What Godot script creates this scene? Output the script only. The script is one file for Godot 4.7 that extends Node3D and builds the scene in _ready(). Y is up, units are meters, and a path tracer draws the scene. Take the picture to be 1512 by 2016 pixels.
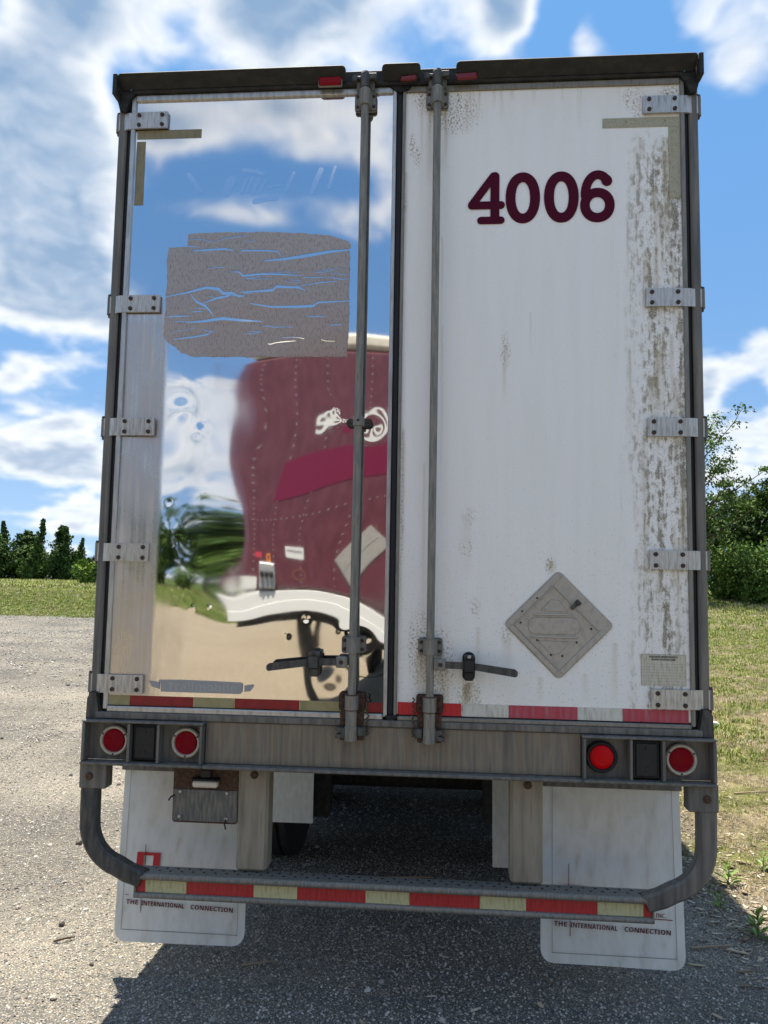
extends Node3D

# ---------------------------------------------------------------- mesh builder
class G:
	var v := PackedVector3Array()
	var n := PackedVector3Array()
	var u := PackedVector2Array()
	var c := PackedColorArray()
	var xf := Transform3D()
	var col := Color.WHITE
	func tri(a: Vector3, b: Vector3, d: Vector3, na: Vector3, nb: Vector3, nd: Vector3, ua := Vector2.ZERO, ub := Vector2.ZERO, ud := Vector2.ZERO) -> void:
		if (b - a).cross(d - a).dot(na + nb + nd) > 0.0:
			var t := b; b = d; d = t
			t = nb; nb = nd; nd = t
			var w := ub; ub = ud; ud = w
		v.append(xf * a); v.append(xf * b); v.append(xf * d)
		n.append((xf.basis * na).normalized()); n.append((xf.basis * nb).normalized()); n.append((xf.basis * nd).normalized())
		u.append(ua); u.append(ub); u.append(ud)
		c.append(col); c.append(col); c.append(col)
	func flat(a: Vector3, b: Vector3, d: Vector3, out: Vector3) -> void:
		var m := (b - a).cross(d - a).normalized()
		if m.dot(out) < 0.0: m = -m
		tri(a, b, d, m, m, m)
	func quad(a: Vector3, b: Vector3, d: Vector3, e: Vector3, out: Vector3) -> void:
		flat(a, b, d, out); flat(a, d, e, out)
	func box(p: Vector3, s: Vector3, bev := 0.0) -> void:
		var h := s * 0.5
		bev = minf(bev, minf(h.x, minf(h.y, h.z)) * 0.9)
		if bev <= 0.0:
			for ax in 3:
				for sg in [-1.0, 1.0]:
					var o := Vector3.ZERO; o[ax] = sg
					var b := (ax + 1) % 3
					var d := (ax + 2) % 3
					var q := []
					for k in [[-1, -1], [1, -1], [1, 1], [-1, 1]]:
						var w := Vector3.ZERO; w[ax] = sg * h[ax]; w[b] = k[0] * h[b]; w[d] = k[1] * h[d]
						q.append(p + w)
					quad(q[0], q[1], q[2], q[3], o)
			return
		var ins := h - Vector3(bev, bev, bev)
		for ax in 3:
			var b := (ax + 1) % 3
			var d := (ax + 2) % 3
			for sg in [-1.0, 1.0]:
				var o := Vector3.ZERO; o[ax] = sg
				var q := []
				for k in [[-1, -1], [1, -1], [1, 1], [-1, 1]]:
					var w := Vector3.ZERO; w[ax] = sg * h[ax]; w[b] = k[0] * ins[b]; w[d] = k[1] * ins[d]
					q.append(p + w)
				quad(q[0], q[1], q[2], q[3], o)
			for sb in [-1.0, 1.0]:
				for sd in [-1.0, 1.0]:
					var q := []
					for k in [[-1, 0], [1, 0], [1, 1], [-1, 1]]:
						var w := Vector3.ZERO
						w[ax] = k[0] * ins[ax]
						w[b] = sb * (h[b] if k[1] == 0 else ins[b])
						w[d] = sd * (ins[d] if k[1] == 0 else h[d])
						q.append(p + w)
					var o := Vector3.ZERO; o[b] = sb; o[d] = sd
					quad(q[0], q[1], q[2], q[3], o)
		for sx in [-1.0, 1.0]:
			for sy in [-1.0, 1.0]:
				for sz in [-1.0, 1.0]:
					var s3 := Vector3(sx, sy, sz)
					flat(p + s3 * Vector3(h.x, ins.y, ins.z), p + s3 * Vector3(ins.x, h.y, ins.z), p + s3 * Vector3(ins.x, ins.y, h.z), s3)
	func bb(x0: float, x1: float, y0: float, y1: float, z0: float, z1: float, bev := 0.0) -> void:
		box(Vector3((x0 + x1) / 2, (y0 + y1) / 2, (z0 + z1) / 2), Vector3(absf(x1 - x0), absf(y1 - y0), absf(z1 - z0)), bev)
	func tube(path: Array, rad: Array, seg := 12, caps := true) -> void:
		var rings := []
		var nr := []
		var side := Vector3.ZERO
		for i in path.size():
			var t: Vector3 = (path[mini(i + 1, path.size() - 1)] - path[maxi(i - 1, 0)]).normalized()
			if side == Vector3.ZERO:
				side = t.cross(Vector3.UP if absf(t.y) < 0.9 else Vector3.RIGHT).normalized()
			side = (side - t * side.dot(t)).normalized()
			var up := t.cross(side)
			var r := []
			var m := []
			for k in seg + 1:
				var a := TAU * k / seg
				var d := side * cos(a) + up * sin(a)
				r.append(path[i] + d * rad[i % rad.size()]); m.append(d)
			rings.append(r); nr.append(m)
		for i in path.size() - 1:
			for k in seg:
				tri(rings[i][k], rings[i][k + 1], rings[i + 1][k + 1], nr[i][k], nr[i][k + 1], nr[i + 1][k + 1])
				tri(rings[i][k], rings[i + 1][k + 1], rings[i + 1][k], nr[i][k], nr[i + 1][k + 1], nr[i + 1][k])
		if caps:
			for e in [0, path.size() - 1]:
				var o: Vector3 = (path[0] - path[1]) if e == 0 else (path[-1] - path[-2])
				for k in seg: flat(path[e], rings[e][k], rings[e][k + 1], o)
	func cyl(a: Vector3, b: Vector3, r: float, seg := 14) -> void:
		tube([a, b], [r, r], seg)
	# turned profile: points (radius, height) about +z at p
	func lathe(p: Vector3, prof: Array, seg := 24, ax := Vector3.BACK) -> void:
		var s := ax.cross(Vector3.UP if absf(ax.y) < 0.9 else Vector3.RIGHT).normalized()
		var w := ax.cross(s)
		for i in prof.size() - 1:
			var a: Vector2 = prof[i]
			var b: Vector2 = prof[i + 1]
			var dn := Vector2(b.y - a.y, -(b.x - a.x)).normalized()
			for k in seg:
				var t0 := TAU * k / seg
				var t1 := TAU * (k + 1) / seg
				var d0 := s * cos(t0) + w * sin(t0)
				var d1 := s * cos(t1) + w * sin(t1)
				var n0 := d0 * dn.x + ax * dn.y
				var n1 := d1 * dn.x + ax * dn.y
				var p00 := p + d0 * a.x + ax * a.y
				var p01 := p + d1 * a.x + ax * a.y
				var p10 := p + d0 * b.x + ax * b.y
				var p11 := p + d1 * b.x + ax * b.y
				if a.x > 1e-6: tri(p00, p01, p11, n0, n1, n1)
				if b.x > 1e-6: tri(p00, p11, p10, n0, n1, n0)
	# extruded outline (no holes) with a small chamfer at the front
	func prism(poly: PackedVector2Array, z0: float, z1: float, bev := 0.0) -> void:
		var front := poly
		if bev > 0.0:
			var off := Geometry2D.offset_polygon(poly, -bev)
			if off.size() == 1 and off[0].size() == poly.size(): front = off[0]
			else: bev = 0.0
		var ix := Geometry2D.triangulate_polygon(front)
		for i in range(0, ix.size(), 3):
			flat(V3(front[ix[i]], z1), V3(front[ix[i + 1]], z1), V3(front[ix[i + 2]], z1), Vector3(0, 0, signf(z1 - z0)))
		ix = Geometry2D.triangulate_polygon(poly)
		for i in range(0, ix.size(), 3):
			flat(V3(poly[ix[i]], z0), V3(poly[ix[i + 1]], z0), V3(poly[ix[i + 2]], z0), Vector3(0, 0, signf(z0 - z1)))
		var cw := Geometry2D.is_polygon_clockwise(poly)
		for i in poly.size():
			var a := poly[i]
			var b := poly[(i + 1) % poly.size()]
			var d := (b - a).normalized()
			var o := Vector3(d.y, -d.x, 0)
			if cw: o = -o
			quad(V3(a, z0), V3(b, z0), V3(b, z1 - bev * signf(z1 - z0)), V3(a, z1 - bev * signf(z1 - z0)), o)
	static func V3(p: Vector2, z: float) -> Vector3: return Vector3(p.x, p.y, z)
	func done() -> ArrayMesh:
		var arr := []
		arr.resize(Mesh.ARRAY_MAX)
		arr[Mesh.ARRAY_VERTEX] = v; arr[Mesh.ARRAY_NORMAL] = n; arr[Mesh.ARRAY_TEX_UV] = u; arr[Mesh.ARRAY_COLOR] = c
		var m := ArrayMesh.new()
		m.add_surface_from_arrays(Mesh.PRIMITIVE_TRIANGLES, arr)
		return m

# ---------------------------------------------------------------- naming helpers
var used := {}
var rng := RandomNumberGenerator.new()

func numbered(called: String) -> String:
	var k: int = used.get(called, 0)
	used[called] = k + 1
	return called if k == 0 else "%s_%03d" % [called, k]

func thing(called: String, label: String, category: String, at := Vector3.ZERO, group := "") -> Node3D:
	var o := Node3D.new()
	o.name = numbered(called)
	add_child(o, true)
	o.position = at
	meta(o, label, category, group)
	return o

func meta(o: Node3D, label: String, category: String, group := "") -> void:
	o.set_meta("label", label)
	o.set_meta("category", category)
	if group: o.set_meta("group", group)

func part(par: Node, called: String, m: Mesh, mat: Material, label := "") -> MeshInstance3D:
	var o := MeshInstance3D.new()
	var key := "%d/%s" % [par.get_instance_id(), called]
	var k: int = used.get(key, 0)
	used[key] = k + 1
	o.name = called if k == 0 else "%s_%03d" % [called, k]
	o.mesh = m
	o.material_override = mat
	par.add_child(o, true)
	if label: o.set_meta("label", label)
	return o

func top(called: String, m: Mesh, mat: Material, label := "", category := "", group := "", kind := "") -> MeshInstance3D:
	var o := MeshInstance3D.new()
	o.name = numbered(called)
	o.mesh = m
	o.material_override = mat
	add_child(o, true)
	if label: meta(o, label, category, group)
	if kind: o.set_meta("kind", kind)
	return o

# ---------------------------------------------------------------- materials
func rgb(r: float, g: float, b: float) -> Color: return Color(r / 255.0, g / 255.0, b / 255.0)

func noise(sd: int, freq: float, type := FastNoiseLite.TYPE_SIMPLEX_SMOOTH, oct := 4) -> FastNoiseLite:
	var f := FastNoiseLite.new()
	f.seed = sd; f.frequency = freq; f.noise_type = type; f.fractal_octaves = oct
	return f

func ntex(sd: int, freq: float, stops: Array, oct := 5, size := 512) -> NoiseTexture2D:
	var t := NoiseTexture2D.new()
	t.width = size; t.height = size; t.seamless = true; t.noise = noise(sd, freq, FastNoiseLite.TYPE_SIMPLEX_SMOOTH, oct)
	var g := Gradient.new()
	var off := PackedFloat32Array()
	var cs := PackedColorArray()
	for s in stops:
		off.append(s[0]); cs.append(s[1])
	g.offsets = off; g.colors = cs
	t.color_ramp = g
	return t

func plain(col: Color, rough := 0.6, metal := 0.0) -> StandardMaterial3D:
	var m := StandardMaterial3D.new()
	m.albedo_color = col; m.roughness = rough; m.metallic = metal
	return m

# worn surface: a noise ramp laid on by triplanar mapping, stretched by "scale"
func worn(sd: int, stops: Array, scale: Vector3, rough := 0.6, metal := 0.0, bump := 0.0, freq := 0.02) -> StandardMaterial3D:
	var m := StandardMaterial3D.new()
	m.albedo_texture = ntex(sd, freq, stops)
	m.roughness = rough; m.metallic = metal
	m.uv1_triplanar = true
	m.uv1_scale = scale
	m.uv1_triplanar_sharpness = 6.0
	if bump > 0.0:
		m.heightmap_enabled = true
		m.heightmap_texture = grey_noise
		m.heightmap_scale = bump
	return m

var grey_noise: NoiseTexture2D
var M := {}

func make_materials() -> void:
	grey_noise = ntex(5, 0.03, [[0.0, Color.BLACK], [1.0, Color.WHITE]], 5, 512)
	M.galv = worn(11, [[0.0, rgb(96, 96, 91)], [0.45, rgb(120, 119, 112)], [0.7, rgb(136, 131, 121)], [1.0, rgb(108, 95, 80)]], Vector3(5, 0.5, 5), 0.55, 0.15, 0.02)
	M.dark_steel = worn(12, [[0.0, rgb(46, 47, 46)], [0.5, rgb(70, 70, 68)], [0.8, rgb(86, 82, 76)], [1.0, rgb(104, 88, 72)]], Vector3(4, 0.8, 4), 0.6, 0.15, 0.03)
	M.bumper = worn(13, [[0.0, rgb(84, 82, 78)], [0.35, rgb(112, 105, 94)], [0.5, rgb(130, 121, 104)], [0.62, rgb(112, 106, 98)], [0.75, rgb(126, 108, 86)], [0.88, rgb(136, 127, 112)], [1.0, rgb(116, 82, 54)]], Vector3(1.5, 0.12, 1.5), 0.55, 0.15, 0.02)
	M.post_steel = worn(14, [[0.0, rgb(112, 104, 91)], [0.4, rgb(138, 130, 115)], [0.75, rgb(150, 142, 126)], [1.0, rgb(124, 106, 84)]], Vector3(2.0, 0.2, 2.0), 0.6, 0.1, 0.02)
	M.frame = worn(15, [[0.0, rgb(78, 76, 71)], [0.5, rgb(104, 101, 96)], [0.85, rgb(120, 116, 107)], [1.0, rgb(128, 110, 92)]], Vector3(3, 0.2, 3), 0.6, 0.1)
	M.header = worn(16, [[0.0, rgb(18, 19, 19)], [0.5, rgb(30, 31, 29)], [0.8, rgb(44, 43, 38)], [1.0, rgb(74, 62, 46)]], Vector3(1.2, 2.5, 2.5), 0.75)
	M.alu = worn(17, [[0.0, rgb(140, 138, 134)], [0.4, rgb(176, 173, 168)], [0.7, rgb(196, 194, 190)], [1.0, rgb(150, 142, 132)]], Vector3(9, 0.9, 9), 0.42, 0.55)
	M.alu_trim = worn(18, [[0.0, rgb(150, 150, 148)], [0.6, rgb(186, 186, 184)], [1.0, rgb(168, 160, 150)]], Vector3(3, 0.5, 3), 0.38, 0.6)
	M.grey_trim = worn(19, [[0.0, rgb(104, 102, 96)], [0.6, rgb(132, 130, 122)], [1.0, rgb(112, 100, 86)]], Vector3(3, 0.5, 3), 0.5, 0.3)
	M.rubber = plain(rgb(22, 23, 27), 0.75)
	M.black_plastic = worn(20, [[0.0, rgb(12, 13, 16)], [1.0, rgb(30, 31, 34)]], Vector3(4, 4, 4), 0.55)
	M.rust = worn(21, [[0.0, rgb(44, 34, 28)], [0.4, rgb(72, 54, 42)], [0.75, rgb(92, 66, 46)], [1.0, rgb(112, 92, 72)]], Vector3(6, 6, 6), 0.85, 0.0, 0.06)
	M.bolt = worn(22, [[0.0, rgb(42, 36, 34)], [1.0, rgb(88, 66, 52)]], Vector3(20, 20, 20), 0.7, 0.2)
	M.bolt_bright = plain(rgb(170, 168, 164), 0.35, 0.8)
	M.red_tape = worn(23, [[0.0, rgb(112, 10, 20)], [0.6, rgb(134, 14, 26)], [1.0, rgb(146, 30, 40)]], Vector3(2, 1, 2), 0.4)
	M.faded_tape = worn(24, [[0.0, rgb(150, 60, 74)], [0.4, rgb(172, 58, 72)], [0.75, rgb(164, 84, 96)], [1.0, rgb(160, 128, 128)]], Vector3(5, 0.5, 5), 0.5)
	M.bright_red_tape = worn(25, [[0.0, rgb(168, 24, 34)], [0.7, rgb(196, 30, 42)], [1.0, rgb(150, 60, 56)]], Vector3(5, 0.6, 5), 0.4)
	M.cream_tape = worn(26, [[0.0, rgb(132, 124, 86)], [0.6, rgb(152, 144, 104)], [1.0, rgb(138, 122, 92)]], Vector3(2, 1, 2), 0.4)
	M.white_tape = worn(27, [[0.0, rgb(160, 158, 144)], [0.5, rgb(204, 204, 196)], [1.0, rgb(180, 176, 160)]], Vector3(5, 0.6, 5), 0.5)
	M.bar_red = worn(28, [[0.0, rgb(150, 34, 36)], [0.5, rgb(178, 44, 44)], [0.85, rgb(170, 56, 52)], [1.0, rgb(130, 70, 58)]], Vector3(6, 1.2, 6), 0.5)
	M.bar_cream = worn(29, [[0.0, rgb(150, 146, 104)], [0.5, rgb(192, 186, 142)], [0.85, rgb(182, 176, 134)], [1.0, rgb(132, 126, 104)]], Vector3(6, 1.2, 6), 0.5)
	M.tan_tape = worn(30, [[0.0, rgb(112, 102, 72)], [0.6, rgb(132, 122, 90)], [1.0, rgb(120, 106, 78)]], Vector3(3, 1, 3), 0.45)
	M.grey_tape = worn(31, [[0.0, rgb(140, 136, 112)], [0.5, rgb(166, 164, 144)], [0.8, rgb(154, 146, 120)], [1.0, rgb(112, 98, 72)]], Vector3(6, 3, 6), 0.6)
	M.lens = plain(rgb(128, 4, 18), 0.3)
	M.lens.metallic_specular = 0.25
	M.lens_bright = plain(rgb(196, 6, 18), 0.28)
	M.lens_bright.metallic_specular = 0.25
	M.lens_dark = plain(rgb(108, 10, 22), 0.3)
	M.lamp_rim = worn(32, [[0.0, rgb(150, 142, 126)], [0.6, rgb(184, 178, 164)], [1.0, rgb(140, 128, 108)]], Vector3(12, 12, 12), 0.5, 0.2)
	M.flap = worn(33, [[0.0, rgb(200, 194, 178)], [0.25, rgb(216, 213, 203)], [0.6, rgb(226, 224, 216)], [0.85, rgb(218, 214, 202)], [1.0, rgb(204, 195, 174)]], Vector3(1.1, 0.4, 1.1), 0.55)
	M.inner_flap = worn(34, [[0.0, rgb(199, 197, 189)], [1.0, rgb(222, 221, 214)]], Vector3(3, 1, 3), 0.6)
	M.print_red = plain(rgb(132, 26, 34), 0.6)
	M.print_maroon = plain(rgb(98, 34, 42), 0.6)
	M.logo_red = plain(rgb(186, 34, 40), 0.55)
	M.line_grey = plain(rgb(112, 108, 98), 0.8)
	M.ink = plain(rgb(70, 68, 62), 0.8)
	M.faint_ink = plain(rgb(140, 136, 122), 0.8)
	M.maroon_print = plain(rgb(74, 14, 36), 0.5)
	M.maroon_print.metallic_specular = 0.2
	M.placard = worn(35, [[0.0, rgb(152, 147, 138)], [0.6, rgb(172, 167, 158)], [1.0, rgb(166, 154, 142)]], Vector3(3, 2, 3), 0.5, 0.35)
	M.placard_edge = plain(rgb(178, 174, 166), 0.4, 0.6)
	M.plate_steel = worn(36, [[0.0, rgb(69, 72, 72)], [0.5, rgb(98, 98, 96)], [0.8, rgb(124, 120, 112)], [1.0, rgb(105, 84, 62)]], Vector3(6, 0.8, 6), 0.55, 0.2)
	M.clear_lamp = plain(rgb(206, 200, 186), 0.2)
	M.tyre = worn(37, [[0.0, rgb(20, 20, 21)], [1.0, rgb(38, 37, 35)]], Vector3(3, 3, 3), 0.9)
	M.underside = worn(38, [[0.0, rgb(30, 28, 26)], [0.6, rgb(50, 46, 42)], [1.0, rgb(66, 56, 46)]], Vector3(2, 2, 2), 0.85)
	M.body = worn(39, [[0.0, rgb(196, 196, 192)], [1.0, rgb(216, 216, 214)]], Vector3(1, 0.4, 1), 0.4)
	M.residue = residue_material()
	M.decal_grey = plain(rgb(150, 154, 158), 0.45, 0.3)
	M.decal_light = plain(rgb(160, 164, 167), 0.45, 0.3)
	M.ghost = plain(rgb(214, 217, 222), 0.085, 1.0)
	# the reflected trailer
	M.maroon = worn(40, [[0.0, rgb(88, 46, 54)], [0.6, rgb(100, 55, 62)], [1.0, rgb(108, 64, 70)]], Vector3(0.8, 0.3, 0.8), 0.32)
	M.maroon_clean = plain(rgb(112, 26, 56), 0.3)
	M.cream = worn(41, [[0.0, rgb(196, 186, 164)], [1.0, rgb(218, 210, 192)]], Vector3(1, 1, 1), 0.5)
	M.white_paint = plain(rgb(220, 218, 210), 0.5)
	M.orange = plain(rgb(226, 132, 26), 0.5)
	M.pink_label = plain(rgb(190, 60, 76), 0.5)
	M.chalk = plain(rgb(150, 96, 66), 0.8)

func residue_material() -> StandardMaterial3D:
	var m := worn(42, [[0.0, rgb(122, 108, 98)], [0.3, rgb(160, 144, 132)], [0.55, rgb(186, 170, 156)], [0.75, rgb(164, 148, 138)], [1.0, rgb(222, 212, 202)]], Vector3(6.0, 1.3, 6.0), 0.24, 0.46, 0.02, 0.05)
	return m

func leaf_material(tone: Color) -> StandardMaterial3D:
	var m := plain(tone, 0.6)
	m.vertex_color_use_as_albedo = true
	m.backlight_enabled = true
	m.backlight = Color(0.35, 0.4, 0.12)
	return m

func txt(par: Node, called: String, s: String, at: Vector3, size: Vector2, mat: Material, bold := true, turn := 0.0, serif := false, yaw := 0.0) -> MeshInstance3D:
	var t := TextMesh.new()
	var f := SystemFont.new()
	f.font_names = PackedStringArray(["Droid Serif" if serif else "Droid Sans"])
	f.font_weight = 700 if bold else 400
	t.font = f
	t.text = s
	t.font_size = 64
	t.pixel_size = 0.01
	t.depth = 0.02
	t.curve_step = 2.0
	var bx := t.get_aabb()
	var o := part(par, called, t, mat)
	var sc := Vector3(size.x / bx.size.x, size.y / bx.size.y, 0.05)
	var b := Basis(Vector3.UP, yaw) * Basis(Vector3.BACK, turn) * Basis.from_scale(sc)
	o.transform = Transform3D(b, at - b * (bx.position + bx.size * 0.5))
	return o

func round_rect(x0: float, x1: float, y0: float, y1: float, r: float, seg := 5) -> PackedVector2Array:
	var p := PackedVector2Array()
	for k in [[x1 - r, y1 - r, 0.0], [x0 + r, y1 - r, 0.25], [x0 + r, y0 + r, 0.5], [x1 - r, y0 + r, 0.75]]:
		for i in seg + 1:
			var a: float = TAU * (k[2] + 0.25 * i / seg)
			p.append(Vector2(k[0] + r * cos(a), k[1] + r * sin(a)))
	return p

# ---------------------------------------------------------------- sky
const SKY_W := 2560
const SKY_H := 1280
# azimuth, elevation, spread in azimuth, spread in elevation, how much more (or less) cloud
const CLOUDS := [
	[-28.5, 35.5, 4.0, 2.5, 0.40], [-24.6, 31.6, 1.6, 2.0, -0.30], [-31.5, 28.0, 3.4, 4.4, 0.50], [-28.0, 23.8, 5.0, 4.6, 0.62], [-26.0, 29.2, 2.6, 1.8, 0.30],
	[-25.0, 18.8, 3.5, 2.4, 0.50], [-30.0, 19.0, 3.4, 2.2, 0.45], [-29.5, 15.2, 3.0, 0.9, -0.35], [-25.5, 13.2, 3.5, 1.3, -0.45], [-30.8, 13.6, 1.5, 1.0, 0.40], [-28.5, 9.0, 4.0, 2.4, 0.35], [-25.5, 7.0, 2.0, 3.0, 0.20],
	[-12.0, 40.5, 9.0, 5.0, 0.55], [4.5, 38.0, 2.2, 3.0, 0.36], [7.6, 37.5, 1.4, 3.0, -0.30], [10.0, 35.6, 1.2, 1.2, 0.34], [14.0, 36.5, 2.6, 3.0, -0.40], [20.6, 32.6, 3.2, 3.2, 0.48],
	[19.0, 23.0, 7.0, 6.0, -0.60], [18.2, 13.2, 1.0, 2.6, 0.42], [21.7, 16.6, 1.4, 0.8, 0.32], [19.4, 8.6, 1.6, 2.6, 0.35], [22.5, 9.0, 2.0, 2.6, 0.40], [21.0, 13.2, 1.0, 1.2, -0.3],
	[-159.0, 30.4, 6.0, 2.0, 0.42], [-166.0, 32.2, 4.0, 1.4, 0.30], [-165.0, 24.6, 4.5, 0.7, 0.36], [-166.0, 27.6, 9.0, 1.3, -0.45], [-170.0, 20.5, 9.0, 3.2, -0.55], [-150.0, 13.0, 12.0, 4.0, 0.30],
]

func make_sky() -> Sky:
	var big := noise(301, 1.0, FastNoiseLite.TYPE_SIMPLEX_SMOOTH, 6)
	big.fractal_gain = 0.52
	var fine := noise(302, 1.0, FastNoiseLite.TYPE_SIMPLEX_SMOOTH, 4)
	var data := PackedFloat32Array()
	data.resize(SKY_W * SKY_H * 3)
	var sun_dir := -SUN_TRAVEL.normalized()
	var sx := atan2(sun_dir.x, -sun_dir.z)
	var spots := []
	for k in CLOUDS: spots.append([deg_to_rad(k[0]), deg_to_rad(k[1]), deg_to_rad(k[2]), deg_to_rad(k[3]), k[4]])
	var per_column := []
	for x in SKY_W:
		var az := wrapf(TAU * (x + 0.5) / SKY_W, -PI, PI)
		var near := []
		for s in spots:
			var d: float = wrapf(az - s[0], -PI, PI) / s[2]
			if absf(d) < 2.6: near.append([exp(-d * d) * s[4], s[1], s[3]])
		per_column.append(near)
	for y in SKY_H / 2 + 30:
		var el := PI * (0.5 - (y + 0.5) / SKY_H)
		var ce := cos(el)
		var se := sin(el)
		var e0 := maxf(se, 0.0)
		var haze := pow(1.0 - e0, 5.0)
		for x in SKY_W:
			var az := wrapf(TAU * (x + 0.5) / SKY_W, -PI, PI)
			var d := Vector3(sin(az) * ce, se, -cos(az) * ce)
			# clear air: deeper blue overhead and away from the sun
			var toward := 0.5 + 0.5 * d.dot(sun_dir)
			var blue := Vector3(0.095, 0.245, 0.54).lerp(Vector3(0.155, 0.37, 0.725), toward * toward)
			blue = blue.lerp(Vector3(0.52, 0.72, 0.93), haze * 0.85)
			# clouds: a flattened layer, bigger overhead
			var flat := 1.0 / (e0 + 0.22)
			var p := Vector3(d.x * flat * 2.1, flat * 0.9 + se * 1.4, d.z * flat * 2.1)
			var w := Vector3(fine.get_noise_3d(p.x * 2.2, p.y * 2.2, p.z * 2.2), 0.0, fine.get_noise_3d(p.z * 2.2 + 9.0, p.y * 2.2, p.x * 2.2)) * 0.09
			var q := p + w
			var bias := 0.0
			for s in per_column[x]:
				var t: float = (el - s[1]) / s[2]
				if absf(t) < 2.6: bias += s[0] * exp(-t * t)
			var n := big.get_noise_3d(q.x, q.y, q.z) * 0.75 + bias - 0.02
			var a := smoothstep(-0.10, 0.30, n)
			var c := blue
			if a > 0.0:
				var up := big.get_noise_3d(q.x + sun_dir.x * 0.10, q.y - 0.13, q.z + sun_dir.z * 0.10) * 0.75 + bias - 0.02
				var thick := smoothstep(0.12, 0.56, n)
				var wisp := fine.get_noise_3d(q.x * 9.0, q.y * 9.0, q.z * 9.0)
				var lit := clampf(0.95 - thick * 0.90 + (n - up) * 0.75 + wisp * 0.18, 0.0, 1.0)
				var white := Vector3(0.92, 0.93, 0.93)
				var grey := Vector3(0.23, 0.35, 0.52).lerp(Vector3(0.56, 0.63, 0.73), haze)
				a = clampf(a + wisp * 0.22 * a * (1.0 - a) * 4.0, 0.0, 1.0)
				var tone := grey.lerp(white, lit)
				c = blue.lerp(tone, a * 0.96)
			var i := (y * SKY_W + x) * 3
			data[i] = c.x; data[i + 1] = c.y; data[i + 2] = c.z
	for i in range((SKY_H / 2 + 30) * SKY_W * 3, data.size(), 3):
		data[i] = 0.2; data[i + 1] = 0.19; data[i + 2] = 0.16
	var im := Image.create_from_data(SKY_W, SKY_H, false, Image.FORMAT_RGBF, data.to_byte_array())
	var pm := PanoramaSkyMaterial.new()
	pm.panorama = ImageTexture.create_from_image(im)
	var s := Sky.new()
	s.sky_material = pm
	return s

# ---------------------------------------------------------------- the ground
var hill := FastNoiseLite.new()
var rough := FastNoiseLite.new()
var border := FastNoiseLite.new()

func ground_y(x: float, z: float) -> float:
	var side := smoothstep(3.0, 9.0, x)
	var y := 1.3 * smoothstep(-9.0, -40.0, z) * side
	y += (1.05 * smoothstep(-29.6, -37.5, z) + 0.2 * smoothstep(-37.0, -60.0, z)) * (1.0 - side)
	y += 1.0 * smoothstep(31.0, 39.0, z)
	y += hill.get_noise_2d(x, z) * 0.10 * smoothstep(6.0, 30.0, Vector2(x, z).length())
	var near := 1.0 - smoothstep(8.0, 30.0, Vector2(x, z).length())
	if near > 0.0: y += rough.get_noise_2d(x, z) * 0.014 * near
	return y

func grassy(x: float, z: float) -> float:   # above 0.5: grass
	var wob := border.get_noise_2d(x, z)
	var right := smoothstep(-0.5, 0.5, x - 1.78 - wob * 0.5 - 0.25 * smoothstep(-1.6, 0.2, z) * 3.0 - 3.0 * smoothstep(0.0, 3.0, z))
	var far := smoothstep(-0.6, 0.6, -z - 30.0 - wob * 0.8)
	var behind := smoothstep(-0.6, 0.6, z - 31.0 - wob * 0.8)
	return maxf(maxf(right, far), behind)

func graded(lo: float, hi: float, bands: Array) -> PackedFloat32Array:
	var p := PackedFloat32Array()
	var x := lo
	while x < hi:
		p.append(x)
		var st := 25.0
		for b in bands:
			if x >= b[0] - 1e-4 and x < b[1] - 1e-4:
				st = b[2]
				break
		x += st
	p.append(hi)
	return p

func ground_textures() -> Array:
	var size := 1024
	var cell := FastNoiseLite.new()
	cell.seed = 77; cell.noise_type = FastNoiseLite.TYPE_CELLULAR; cell.frequency = 0.055
	cell.cellular_return_type = FastNoiseLite.RETURN_DISTANCE2_SUB
	cell.fractal_type = FastNoiseLite.FRACTAL_FBM; cell.fractal_octaves = 2
	var tone := FastNoiseLite.new()
	tone.seed = 77; tone.noise_type = FastNoiseLite.TYPE_CELLULAR; tone.frequency = 0.055
	tone.cellular_return_type = FastNoiseLite.RETURN_CELL_VALUE
	tone.fractal_type = FastNoiseLite.FRACTAL_NONE
	var a := cell.get_seamless_image(size, size).get_data()
	var b := tone.get_seamless_image(size, size).get_data()
	var f := noise(78, 0.12, FastNoiseLite.TYPE_SIMPLEX, 4).get_seamless_image(size, size).get_data()
	var o := PackedByteArray()
	o.resize(size * size * 3)
	for i in size * size:
		var gap := minf(1.0, a[i] / 150.0)
		var v := (0.56 + 0.44 * gap) * (0.78 + 0.24 * b[i] / 255.0) * (0.86 + 0.26 * f[i] / 255.0)
		var warm := 0.985 + 0.03 * (b[i] - 128) / 128.0
		o[i * 3] = clampi(int(v * 262 * warm), 0, 255)
		o[i * 3 + 1] = clampi(int(v * 258), 0, 255)
		o[i * 3 + 2] = clampi(int(v * 250 / warm), 0, 255)
	var col := Image.create_from_data(size, size, false, Image.FORMAT_RGB8, o)
	var hgt := Image.create_from_data(size, size, false, Image.FORMAT_L8, a)
	return [ImageTexture.create_from_image(col), ImageTexture.create_from_image(hgt)]

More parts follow.
